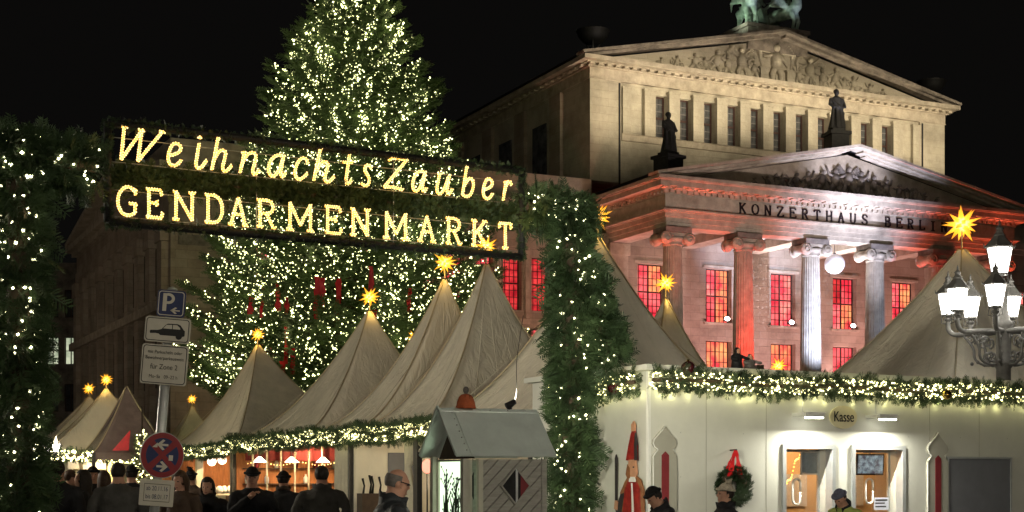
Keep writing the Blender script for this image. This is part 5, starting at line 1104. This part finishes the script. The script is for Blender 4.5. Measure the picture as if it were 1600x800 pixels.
def candelabra(x, y, label):
    t = thing('street_lamp', label, 'street lamp', (x, y, 0), 0, 'candelabra street lamps of the square')
    MB().lathe([(.34, 0), (.34, .3), (.26, .4), (.24, 1.0), (.17, 1.15), (.16, 2.6), (.19, 2.68), (.15, 2.75), (.145, 3.9), (.2, 3.98), (.2, 4.05), (.15, 4.12), (.15, 4.75), (.2, 4.8), (.13, 4.9), (.09, 5.1), (.07, 5.55)], n=16).build('post', 'iron_grey', t)
    add_lantern(t, (-.08, 0, 6.10), .95)
    MB().tube([(0, 0, 5.5), (-.08, 0, 5.56)], .045, 8).build('neck', 'iron_grey', t)
    for i in range(8):
        a = R(153.6 + 45 * i); c, s_ = math.cos(a), math.sin(a); Rr = 1.10; up = .12 * (1 if i % 2 else 0)
        pts = catmull([(.1 * c, .1 * s_, 4.66), (.5 * c, .5 * s_, 4.66), (.92 * c, .92 * s_, 4.63), (1.08 * c, 1.08 * s_, 4.72), (Rr * c, Rr * s_, 4.9 + up * 0)], 4); MB().tube([tuple(q) for q in pts], .05, 8).build('arm', 'iron_grey', t)
        b = MB()
        for (r0, zc, rad, st_) in ((.42, 4.42, .15, 0), (.66, 4.52, .10, 2), (.30, 4.16, .12, 4)):
            b.tube([((r0 + rad * (1 - q / 15) * math.cos(st_ + q * .62)) * c, (r0 + rad * (1 - q / 15) * math.cos(st_ + q * .62)) * s_, zc + rad * (1 - q / 15) * math.sin(st_ + q * .62)) for q in range(14)], .022, 5)
        b.tube([(q[0] * c, q[0] * s_, q[1]) for q in catmull([(.15, 4.0), (.34, 3.98), (.55, 4.1), (.6, 4.35), (.78, 4.6)], 4)], .03, 6); b.ball((.62 * c, .62 * s_, 4.02), .04, 6, 4); b.build('scroll_bracket', 'iron_grey', t)
        add_lantern(t, (Rr * c, Rr * s_, 5.50 if False else 5.27), .78)
    return t
lx = at(1568, 745, 30); candelabra(lx.x, lx.y, 'ornate cast iron candelabra street lamp with many bright lanterns')
for x, y, e, lb in ((-16.5, 25, 6200, 'unseen candelabra lamp added to light the front tents from the left'), (9.5, 6, 3000, 'unseen candelabra lamp added out of frame to light the ticket booth'), (-4, -7, 5000, 'unseen candelabra lamp added behind the camera as front fill')):  # unseen lamps added as fill for tents, booth, kiosk and faces
    tl = candelabra(x, y, lb); bulb('lantern_light', (0, 0, 5.9), (1, .90, .72), e, .5, tl)
# two small lanterns at far left
lx = at(80, 745, 52)
t = thing('twin_lantern', 'two small white lanterns on a post far left beside the fir pillar', 'street lamp', (lx.x, lx.y, 0))
MB().tube([(0, 0, 0), (0, 0, 2.3)], .05, 8).tube([(-.2, 0, 2.32), (0, 0, 2.2), (.2, 0, 2.42)], .03, 6).build('post', 'iron', t)
bulb('lantern_light', (0, -.3, 3.0), (1, .86, .6), 420, .2, t); add_lantern(t, (-.19, 0, 2.62), .5); add_lantern(t, (.18, 0, 2.72), .5)

# ================================================================ stalls under the front tents
def stall(name, label, cat='stall'): return thing(name, label, cat, (ME[0], ME[1], 0), YAW)
M['glow_ball'] = emit('round_paper_lamp', (1, .88, .72), 3.2); M['glow_pink'] = emit('pink_glass_lamp', (1, .30, .20), 1.6); M['glow_shade'] = emit('lamp_shade', (1, .86, .62), 3.5)
M['warm_string'] = emit('amber_shelf_bulb', (1, .62, .2), 4)
s = stall('front_stall', 'cream walled stall bay with tied back curtain in the nearest tent')
MB().box(.1, 5.9, 5.9, 5.98, 0, 2.7).build('partition', 'fabric_pale', s)
MB().box(1.0, 1.9, 5.86, 5.899, 1.5, 2.32).build('panel', 'panel_grey', s)
def curtain(par, t0, t1, zt, zb, tie=None, amp=.05, m='curtain', x=.05):
    N = 28; K = 10; vs = []; fs = []
    for j in range(K + 1):
        z = zt + (zb - zt) * j / K
        for i in range(N + 1):
            u = i / N; y = t0 + (t1 - t0) * u
            if tie: 
                w = math.exp(-((z - tie[1]) / .5) ** 2) if z > tie[1] else 1 - .25 * min(1, (tie[1] - z)); y = y + (tie[0] + (u - .5) * .22 * (1 + max(0, tie[1] - z) * 1.6) - y) * w
            vs.append((x + amp * math.sin(u * 26 + .4 * math.sin(j)), y, z))
    for j in range(K):
        for i in range(N): a = j * (N + 1) + i; fs.append((a, a + 1, a + N + 2, a + N + 1))
    return MB().add(vs, fs, 0, True).build('curtain', m, par)
curtain(s, .1, 2.5, 2.72, .1, (2.1, 1.9)); MB().box(-.02, .12, .45, .6, 0, 2.6).build('post', 'wood_dark', s)
ST = thing('rod_stand', 'stand of dark upright rods in front of the cream stall wall', 'stand', MW(.35, 5.4, 0), YAW)
b = MB(); b.box(-.3, .4, -.2, .2, 0, 1.28); b.build('crate', 'wood_dark', ST)
for x, l in ((-.2, .38), (-.02, .46), (.04, .44), (.24, .42)): MB().tube([(x, 0, 1.28), (x + .03, 0, 1.28 + l * .5), (x - .02, 0, 1.28 + l)], [.03, .022, .03], 6).build('rod', 'black', ST)
pk = thing('pink_lamp', 'glowing pink round lamp beside the tied back curtain', 'lamp', MW(.9, 3.0, 1.95), YAW); MB().ball((0, 0, 0), (.13, .13, .17), 12, 9).build('shade', 'glow_pink', pk); MB().tube([(0, 0, -.17), (0, 0, -1.95)], .02, 6).lathe([(.12, -1.95), (.12, -1.9), (.02, -1.88)], n=10).build('stand', 'iron', pk)
s2 = stall('bar_stall', 'dark red draped bar stall with slim pale poles in the middle tents')
curtain(s2, 6.2, 7.3, 2.72, .1, None, .05)
MB().box(.1, 6.0, 17.3, 17.38, 0, 2.7).build('back_wall', 'wood_warm', s2); b = MB()
N = 60; vs = []
for i in range(N + 1):
    x = .15 + 5.6 * i / N; vs += [(x, 16.4 + .05 * math.sin(i * 1.3), 2.72), (x, 16.4 + .09 * math.sin(i * 1.3 + .3), 2.22)]
b.add(vs, [(2 * i, 2 * i + 1, 2 * i + 3, 2 * i + 2) for i in range(N)], 0, True).build('valance', 'valance', s2)
for i in range(9): MB().tube([(.25 + .46 * i, 15.9, 0), (.25 + .46 * i, 15.9, 2.72)], .033, 8).build('pole', 'curtain', s2)
MB().box(.1, 5.5, 16.2, 16.6, 0, 1.05).box(.05, 5.55, 16.1, 16.7, 1.05, 1.11).build('counter', 'wood_dark', s2)
for z in (1.45, 1.95): MB().box(.3, 5.6, 17.0, 17.29, z, z + .03).build('shelf', 'wood_dark', s2)
rng = np.random.default_rng(71); bulbs('string_light', np.c_[np.linspace(.2, 5.0, 46), np.full(46, 16.3) + rng.normal(0, .03, 46), 2.12 + .05 * np.sin(np.linspace(0, 22, 46))], .022, 'warm_string', rng, s2)
rk = random.Random(31)
ORD = ('first', 'second', 'third', 'fourth', 'fifth', 'sixth', 'seventh', 'eighth')
cols_ = ('white', 'red_paint', 'notice', 'board_pale', 'wood_dark', 'valance')
for i in range(16):
    x = .4 + .33 * i; z = 1.98 if i % 2 else 1.48
    o = MB().lathe([(.06, 0), (.075, .12), (.07, .2), (.03, .25), (.03, .31)], n=8).build('bottle', cols_[i % 6], None, MW(x, 17.14, z)); tag(o, ('white', 'dark red', 'pale blue', 'cream', 'brown', 'wine red')[i % 6] + ' bottle, ' + ORD[i // 2] + ' from the left on the ' + ('upper' if i % 2 else 'lower') + ' bar shelf', 'bottle', 'bottles on the bar shelves')
for i in range(5):
    l = thing('hanging_lamp', 'bright shaded lamp in the red draped bar stall, ' + ORD[i] + ' from the left', 'lamp', MW(.5 + 1.05 * i, 16.0, 2.22), YAW, 'shaded lamps in the bar stall'); MB().lathe([(.05, .12), (.22, -.04), (.23, -.06)], n=12).build('shade', 'glow_shade', l); MB().tube([(0, 0, .1), (0, 0, .5)], .01, 5).build('cord', 'iron', l)
s3 = stall('wooden_stall', 'warm pine stall with round lamps and white goods in the wide tent')
for i in range(24): MB().box(.1 + .24 * i, .1 + .24 * i + .232, 28.25 - .006 * (i % 3), 28.3, 0, 2.6).build('board', 'wood_warm', s3)
MB().box(.9, 1.15, 26.0, 26.25, 0, 2.6).build('post', 'board_pale', s3)
MB().box(.6, 4.5, 25.2, 25.8, 0, 1.0).box(.55, 4.55, 25.1, 25.9, 1.0, 1.06).build('counter', 'board_pale', s3)
c = thing('display_case', 'lit white display case on the pine stall counter', 'case', MW(2.6, 25.45, 1.062), YAW); MB().box(-.45, .45, -.25, .25, 0, .06).box(-.45, .45, .22, .25, .06, .5).box(-.45, .45, -.25, .25, .5, .53).box(-.45, -.42, -.25, .22, .06, .5).box(.42, .45, -.25, .22, .06, .5).build('case', 'white', c)
for i in range(5): MB().ball((-.3 + .15 * i, 0, .13), .06, 8, 6).build('goods', 'white', c)
for i, (x, z) in enumerate(((1.35, 2.28), (1.75, 2.34))):
    l = thing('round_lamp', ('left' if i == 0 else 'right') + ' one of two round white paper lamps hanging in the pine stall', 'lamp', MW(x, 25.5, z), 0, 'round lamps in the pine stall'); MB().ball((0, 0, 0), .17, 14, 10).build('shade', 'glow_ball', l); MB().tube([(0, 0, .16), (0, 0, .4)], .01, 5).build('cord', 'iron', l)
for i in range(6):
    o = MB().lathe([(.02, 0), (.1, .02), (.14, .14), (.09, .26), (.05, .3)], n=10).build('vase', 'white', None, MW(1.2 + .2 * i, 25.3 + .1 * (i % 2), 1.062)); tag(o, 'white vase on the pine stall counter, ' + ORD[i] + ' from the left', 'vase', 'white vases on the pine stall')
sn = thing('letter_board', 'dark board with a white letter R at the foot of the pine stall', 'sign', MW(.0, 16.9, 0), YAW); MB().box(-.35, .3, 0, .05, .1, 1.1).build('board', 'wood_dark', sn); text('lettering', 'R', .55, 'white', sn, (-.02, -.006, .82), ext=.004)
for s_, t_, e in ((2.2, 3.2, 110), (3.5, 12.5, 110), (1.0, 13.6, 300), (2.2, 16.0, 120), (2.2, 24.5, 420), (3.0, 21, 120)): bulb('stall_light', MW(s_, t_, 2.45), (1, .66, .34) if t_ > 5 else (1, .80, .52), e, .12)
bulb('far_stall_light', at(150, 726, 57), (1, .7, .3), 160, .2)
s4 = thing('far_stall', 'low lit stall counter under the far left tents behind the crowd', 'stall', at(140, 745, 58), 0); s4.location.z = 0
MB().box(-3, 3, .5, .6, 0, 2.45).build('back_wall', 'board_pale', s4); MB().box(-3, 3, -.4, .0, 0, 1.0).build('counter', 'wood_dark', s4); 
for x in (-1.2, .9): MB().box(x - .1, x + .1, -.3, -.2, 0, 2.45).build('post', 'kasse', s4)
MB().box(-.8, .7, -.2, -.15, 2.0, 2.3).build('sign_board', 'notice', s4)
o = tag(MB().add([(-.35, 0, 0), (.25, .02, 0), (.3, .05, .75)], [(0, 1, 2)]).add([(-.35, .05, 0), (.3, .1, .75), (.25, .07, 0)], [(0, 1, 2)]).build('red_flap', 'deep_red', None, at(190, 704, 54), (0, 0, 0)), 'red triangular cloth flap on the grey film tent', 'flap')

# ================================================================ people
def smooth(a, b, x): t_ = np.clip((x - a) / (b - a), 0, 1); return t_ * t_ * (3 - 2 * t_)
def person(label, px, d, h, yaw, coat='coat_black', legs='trousers', hair='hair_dark', style='short', lean=0, hyaw=0, hpitch=0, arms='down', vox=.017, quilt=False, collar=None, wide=1.0, extras=None, skin='skin'):
    loc = at(px, 745, d); s = h / 1.75; T = thing('person', label, 'person', (loc.x, loc.y, 0), R(yaw), 'visitors at the market')
    b = MB(); w = wide
    prof = [(.70, .215, .165), (.82, .205, .16), (.95, .195, .15), (1.08, .19, .145), (1.2, .205, .15), (1.32, .215, .145), (1.40, .21, .13), (1.455, .165, .105), (1.49, .10, .085), (1.52, .068, .072), (1.6, .062, .068)]
    if quilt:
        pq = []; zs = np.linspace(.72, 1.40, 35); pz = [p[0] for p in prof]
        for i, z in enumerate(zs): k_ = .012 * abs(math.sin(i * math.pi / 4.2)); pq.append((z, np.interp(z, pz, [p[1] for p in prof]) + k_, np.interp(z, pz, [p[2] for p in prof]) + k_))
        prof = pq + prof[7:]
    b.loft([((0, .0, z), rx * w, ry * (w * .6 + .4)) for z, rx, ry in prof], 20)
    ap = {'down': ((.29, .02, 1.14), (.27, -.07, .90)), 'front': ((.29, .0, 1.15), (.07, -.27, 1.06)), 'chin': ((.27, -.12, 1.16), (.04, -.20, 1.38)), 'pocket': ((.31, .05, 1.15), (.21, -.12, .95))}[arms]
    for sg in (-1, 1):
        e, wr_ = ap; 
        if arms == 'chin' and sg > 0: e, wr_ = (.29, .0, 1.14), (.1, -.24, 1.0)
        b.tube([(sg * .15 * w, 0, 1.40), (sg * .21 * w, .0, 1.385), (sg * (e[0] * w - .03), e[1] * .5, 1.27), (sg * e[0] * w, e[1], e[2]), (sg * (e[0] + wr_[0]) / 2 * w, (e[1] + wr_[1]) / 2, (e[2] + wr_[2]) / 2), (sg * wr_[0], wr_[1], wr_[2])], [.075, .083, .07, .062, .054, .046], 12)
        b.tube([(sg * .10, 0, .86), (sg * .105, -.01, .5), (sg * .105, .01, .12), (sg * .105, 0, .05)], [.10, .072, .055, .05], 12); b.tube([(sg * .105, .07, .045), (sg * .108, -.06, .045), (sg * .112, -.17, .035)], [.045, .05, .035], 10)
    b.ball((0, .012, 1.655), (.076, .094, .10), 20, 14); b.ball((0, -.03, 1.585), (.057, .064, .07), 16, 10); b.tube([(0, -.078, 1.655), (0, -.104, 1.628), (0, -.108, 1.615)], [.011, .015, .012], 8); b.ball((0, -.078, 1.54), (.022, .018, .018), 8, 6)
    b.tube([(-.045, -.07, 1.672), (0, -.083, 1.675), (.045, -.07, 1.672)], .014, 8); b.tube([(-.022, -.084, 1.578), (0, -.091, 1.58), (.022, -.084, 1.578)], .009, 6)
    for sg in (-1, 1): b.ball((sg * .078, .012, 1.632), (.012, .024, .034), 10, 8); b.ball((sg * .042, -.055, 1.615), (.026, .026, .03), 8, 6)
    def pick(c): z = c[:, 2]; m = np.where(z > 1.505, 0, np.where(z > .74, 1, np.where(z > .1, 2, 3))); return m
    body = remesh(b, vox, 'body', [skin, coat, legs, 'black'], T, smooth=3, pick=pick)
    # hands: palm, four fingers and a thumb on each wrist
    hb = MB(); off = len(body.data.vertices)
    for sg in (-1, 1):
        e, wr_ = ap
        if arms == 'chin' and sg > 0: e, wr_ = (.29, .0, 1.14), (.1, -.24, 1.0)
        if arms == 'pocket': continue
        W_ = Vector((sg * wr_[0], wr_[1], wr_[2])); E_ = Vector((sg * e[0] * w, e[1], e[2])); D_ = (W_ - E_).normalized(); X_ = Vector((0, -1, 0)) if abs(D_.y) < .7 else Vector((-sg, 0, .2)); X_ = (X_ - D_ * X_.dot(D_)).normalized(); N_ = D_.cross(X_) * -sg
        hb.tube([W_ - D_ * .02, W_ + D_ * .03, W_ + D_ * .085], [.028, .036, .033], 8)
        for q in range(4):
            o_ = X_ * (-.027 + .018 * q); ln = (.06, .072, .068, .054)[q]; a_ = W_ + D_ * .08 + o_; hb.tube([a_, a_ + D_ * ln * .45 + N_ * .008, a_ + D_ * ln * .75 + N_ * .025, a_ + D_ * ln * .85 + N_ * .042], [.0095, .009, .008, .006], 6)
        hb.tube([W_ + D_ * .025 + X_ * .03, W_ + D_ * .055 + X_ * .052 + N_ * .01, W_ + D_ * .085 + X_ * .055 + N_ * .025], [.012, .011, .008], 6)
    if hb.v:
        import bmesh
        hm = hb.mesh('hand', skin); bm = bmesh.new(); bm.from_mesh(body.data); bm.from_mesh(hm); bm.to_mesh(body.data); bm.free(); bpy.data.meshes.remove(hm)
    kids = []
    for sg in (-1, 1): kids.append(MB().ball((sg * .032, -.079, 1.65), (.013, .008, .008), 8, 6).build('eye', 'eye', body))
    kids.append(MB().tube([(-.024, -.090, 1.572), (0, -.098, 1.573), (.024, -.090, 1.572)], [.003, .006, .003], 6).build('mouth', 'lip', body))
    hc, hr = (0, .018, 1.662), (.086, .104, .108)
    def cap_(r, keep, name, m):
        g = MB(); g.ball(hc, r, 24, 18); f2 = [f for f in g.f if keep(np.mean([g.v[i] for i in f], axis=0))]; g.f = f2; g.m = [0] * len(f2); g.sm = [True] * len(f2); return g
    face = lambda c: c[1] < -.045 and c[2] < 1.715
    if style == 'short': kids.append(cap_(hr, lambda c: not face(c) and not (c[2] < 1.60) and not (abs(c[0]) > .06 and c[2] < 1.65 and c[1] < .03), 'hair', hair).build('hair', hair, T))
    if style == 'bald': kids.append(cap_(tuple(r * .955 for r in hr), lambda c: 1.595 < c[2] < 1.70 - .25 * max(0, .05 - c[1]) and c[1] > -.015, 'hair', hair).build('hair', hair, T))
    if style in ('long', 'bob'):
        g = cap_((.092, .11, .112), lambda c: not face(c), 'hair', hair); n0 = 24
        lo = 1.38 if style == 'long' else 1.5; vs = []
        for i in range(n0 + 1):
            a = R(-28 + 236 * i / n0)
            for j in range(6): z = 1.67 + (lo - 1.67) * j / 5; r = 1.02 + .12 * math.sin(j * .8) + .03 * math.sin(i * 2.1); vs.append((.09 * r * math.cos(a), .018 + .105 * r * math.sin(a), z))
        g.add(vs, [(i * 6 + j, i * 6 + j + 1, i * 6 + j + 7, i * 6 + j + 6) for i in range(n0) for j in range(5)], 0, True); kids.append(g.build('hair', hair, T))
    if style in ('beanie', 'pompom', 'cap', 'band'):
        g = cap_((.094, .112, .125), lambda c: c[2] > 1.69, 'hat', hair); g.tube([(.094 * math.cos(i * .2618), .016 + .112 * math.sin(i * .2618), 1.697 + .016 * -math.cos((i - 6) * .2618)) for i in range(25)], .019, 8)
        if style == 'pompom': g.ball((0, .06, 1.79), .042, 10, 8); rp_ = random.Random(4); [g.tube([(0, .06, 1.79), (rp_.uniform(-.055, .055), .06 + rp_.uniform(-.055, .055), 1.79 + rp_.uniform(-.045, .055))], [.012, .004], 4) for _ in range(26)]
        if style == 'cap': g.ball((0, -.105, 1.685), (.075, .055, .014), 14, 6)
        kids.append(g.build('hat', hair, T)); kids.append(cap_(hr, lambda c: not face(c) and 1.595 < c[2] < 1.70 and c[1] > .0, 'hair', 'hair_dark').build('hair', 'hair_dark', T))
    if style == 'hood':
        g = cap_((.115, .13, .135), lambda c: not (c[1] < -.05 and c[2] < 1.73), 'hood', coat); g.loft([((0, .05, 1.44), .14, .11), ((0, .04, 1.52), .125, .11), ((0, .03, 1.6), .112, .10)], 20); kids.append(g.build('hood', coat, T))
    if collar:
        g = MB(); n0 = 28; vs = []
        for i in range(n0 + 1):
            a = R(-70 + 320 * i / n0); fl_ = 1 + .10 * (1 if i in (0, 1, n0, n0 - 1) else 0)
            for r, z in ((.115, 1.43), (.112, 1.48), (.122, 1.535 + .012 * math.sin(i)), (.106, 1.53), (.092, 1.48)): vs.append((r * fl_ * math.cos(a), .012 + r * fl_ * math.sin(a), z))
        g.add(vs, [(i * 5 + j, i * 5 + 5 + j, i * 5 + 6 + j, i * 5 + 1 + j) for i in range(n0) for j in range(4)], 0, True); kids.append(g.build('collar', collar, T))
    if extras: kids += extras(T, body)
    # cloth folds on coat and trousers, strands in the hair
    def get(me, what): a_ = np.empty(len(me.vertices) * 3, np.float32); me.vertices.foreach_get(what, a_); return a_.reshape(-1, 3).astype(float)
    v = get(body.data, 'co'); nn_ = get(body.data, 'normal'); x, y, z = v.T; ph = (px * .37) % 6
    fo_ = .55 * np.sin(34 * z + 9 * x + 4 * np.sin(7 * x + 6 * y + ph) + ph) + .45 * np.sin(21 * z - 17 * np.abs(x) + 5 * np.sin(11 * y + 3 * z) + 2 * ph) + .3 * np.sin(60 * z + 25 * x + ph)
    el = np.exp(-((z - 1.16) / .10) ** 2) * (np.abs(x) > .2) + .6 * np.exp(-((z - 1.38) / .08) ** 2) + .45
    v += nn_ * (fo_ * el * .0075 * (z < 1.47) * (z > .1))[:, None]; body.data.vertices.foreach_set('co', v.astype(np.float32).ravel())
    rh = np.random.default_rng(int(px) + 5)
    for o in kids:
        if o.name.startswith('hair'):
            v = get(o.data, 'co'); nn_ = get(o.data, 'normal'); v += nn_ * (.005 * np.abs(np.sin(70 * np.arctan2(v[:, 0], v[:, 1] - .02) + 9 * v[:, 2])) + rh.uniform(-.002, .003, len(v)))[:, None]; o.data.vertices.foreach_set('co', v.astype(np.float32).ravel())
    # pose: turn and tip the head, bend the trunk, scale to height
    def pose(me):
        n = len(me.vertices); v = np.empty(n * 3, np.float32); me.vertices.foreach_get('co', v); v = v.reshape(-1, 3).astype(float)
        wt = smooth(1.47, 1.56, v[:, 2])
        for ang, ax_ in ((R(hpitch), 'x'), (R(hyaw), 'z')):
            a = ang * wt; c, s2_ = np.cos(a), np.sin(a)
            if ax_ == 'x': y, z = v[:, 1] - .02, v[:, 2] - 1.53; v[:, 1], v[:, 2] = y * c - z * s2_ + .02, y * s2_ + z * c + 1.53
            else: x, y = v[:, 0].copy(), v[:, 1] - .02; v[:, 0], v[:, 1] = x * c - y * s2_, x * s2_ + y * c + .02
        a = R(lean) * smooth(.82, 1.2, v[:, 2]); c, s2_ = np.cos(a), np.sin(a); y, z = v[:, 1].copy(), v[:, 2] - .9; v[:, 1], v[:, 2] = y * c - z * s2_, y * s2_ + z * c + .9
        me.vertices.foreach_set('co', (v * s).astype(np.float32).ravel()); me.update()
    for o in [body] + kids: pose(o.data)
    return T
def glasses(T, body): return [MB().tube([(-.085, .0, 1.652), (-.06, -.085, 1.655), (-.01, -.104, 1.65), (.01, -.104, 1.65), (.06, -.085, 1.655), (.085, .0, 1.652)], .004, 5).build('glasses', 'black', T)]
def scarf(m):
    def f(T, body): return [MB().tube([(.085 * math.cos(i * .2618), .01 + .088 * math.sin(i * .2618), 1.515 + .01 * math.sin(i)) for i in range(25)], .032, 8).build('scarf', m, T)]
    return f
person('bald man in dark jacket with raised collar, in profile beside the kiosk', 602, 12.4, 1.77, 108, 'coat_navy', hair='hair_grey', style='bald', lean=7, hpitch=10, collar='coat_navy', vox=.012, wide=1.12, extras=glasses)
person('man seen from behind in a quilted dark jacket by the cream curtain', 503, 19.5, 1.83, 178, 'coat_grey', quilt=True, collar='coat_grey', wide=1.06, arms='pocket', vox=.013)
person('person seen from behind in black coat and black cap, left of the quilted jacket', 441, 22, 1.76, 170, 'coat_black', hair='knit_black', style='beanie', wide=1.1, extras=scarf('coat_brown'), lean=6)
person('man in black coat and dark flat cap holding a hand to his chest', 394, 20, 1.81, 12, 'coat_black', hair='knit_black', style='cap', hpitch=10, arms='chin', vox=.014, wide=1.05)
person('woman in black with dark bobbed hair facing the camera', 325, 20.5, 1.68, -8, 'coat_black', hair='hair_dark', style='bob', hpitch=14, arms='pocket', wide=1.08, vox=.014, extras=scarf('knit_black'))
person('brown haired person looking down with clasped hands beside the round sign', 283, 19.5, 1.77, -25, 'coat_brown', hair='hair_brown', style='bob', hpitch=16, arms='front', vox=.014)
person('dark bobble hatted person seen from behind between the two facing visitors', 299, 27, 1.80, 165, 'coat_brown', hair='knit_black', style='pompom')
person('tall dark figure seen from behind at the left end of the crowd', 91, 20, 1.90, 172, 'coat_black', hair='hair_dark', wide=1.08, vox=.02)
person('short haired person in grey coat half hidden behind the tall figure', 111, 25, 1.80, 120, 'coat_grey', hair='hair_brown', style='short', vox=.02)
person('long haired woman in black turning left in the crowd', 128, 21, 1.78, -70, 'coat_black', hair='hair_dark', style='long', vox=.02, arms='front')
person('dark capped person facing the camera in the middle of the crowd', 145, 24, 1.84, 20, 'coat_black', hair='knit_black', style='beanie', vox=.02)
person('brown haired woman seen from behind in the crowd', 163, 22.5, 1.77, 190, 'coat_brown', hair='hair_brown', style='long', vox=.02)
person('broad man in dark grey coat seen from behind near the round sign', 185, 19.5, 1.87, 182, 'coat_grey', hair='hair_dark', wide=1.14, vox=.02)
person('dark person seen from behind touching the post of the round sign', 206, 23.5, 1.86, 185, 'coat_black', hair='knit_black', style='beanie', vox=.02)
person('dark hooded person at the far left edge of the crowd', 72, 24, 1.74, 150, 'coat_black', style='hood', vox=.02)
person('person in black beanie and coat bending forward at the booth corner', 1058, 17.5, 1.635, -72, 'coat_black', hair='knit_black', style='beanie', lean=24, hpitch=14, arms='pocket', vox=.013, collar='coat_black', wide=1.12)
person('woman in beige bobble hat in profile in front of the wreath', 1137, 17, 1.60, -76, 'coat_black', hair='knit', style='pompom', vox=.011, collar='coat_black', lean=3, arms='pocket', wide=1.05, extras=scarf('coat_black'))
person('person in grey cap and yellow green jacket bending in front of the ticket windows', 1330, 19.5, 1.575, -48, 'hivis', hair='knit_blue', style='beanie', lean=20, hpitch=18, arms='front', vox=.012, collar='coat_black')
bg_ = thing('tote_bag', 'pale tote bag carried low in the crowd at the left', 'bag', at(109, 745, 20.4), .3); bg_.location.z = 1.0; MB().loft([((0, 0, 0), .13, .05), ((0, 0, .18), .15, .06), ((0, 0, .36), .13, .03)], 12).build('bag', 'curtain', bg_); MB().tube([(-.08, 0, .35), (-.06, 0, .55), (.06, 0, .55), (.08, 0, .35)], .01, 5).build('handle', 'curtain', bg_)
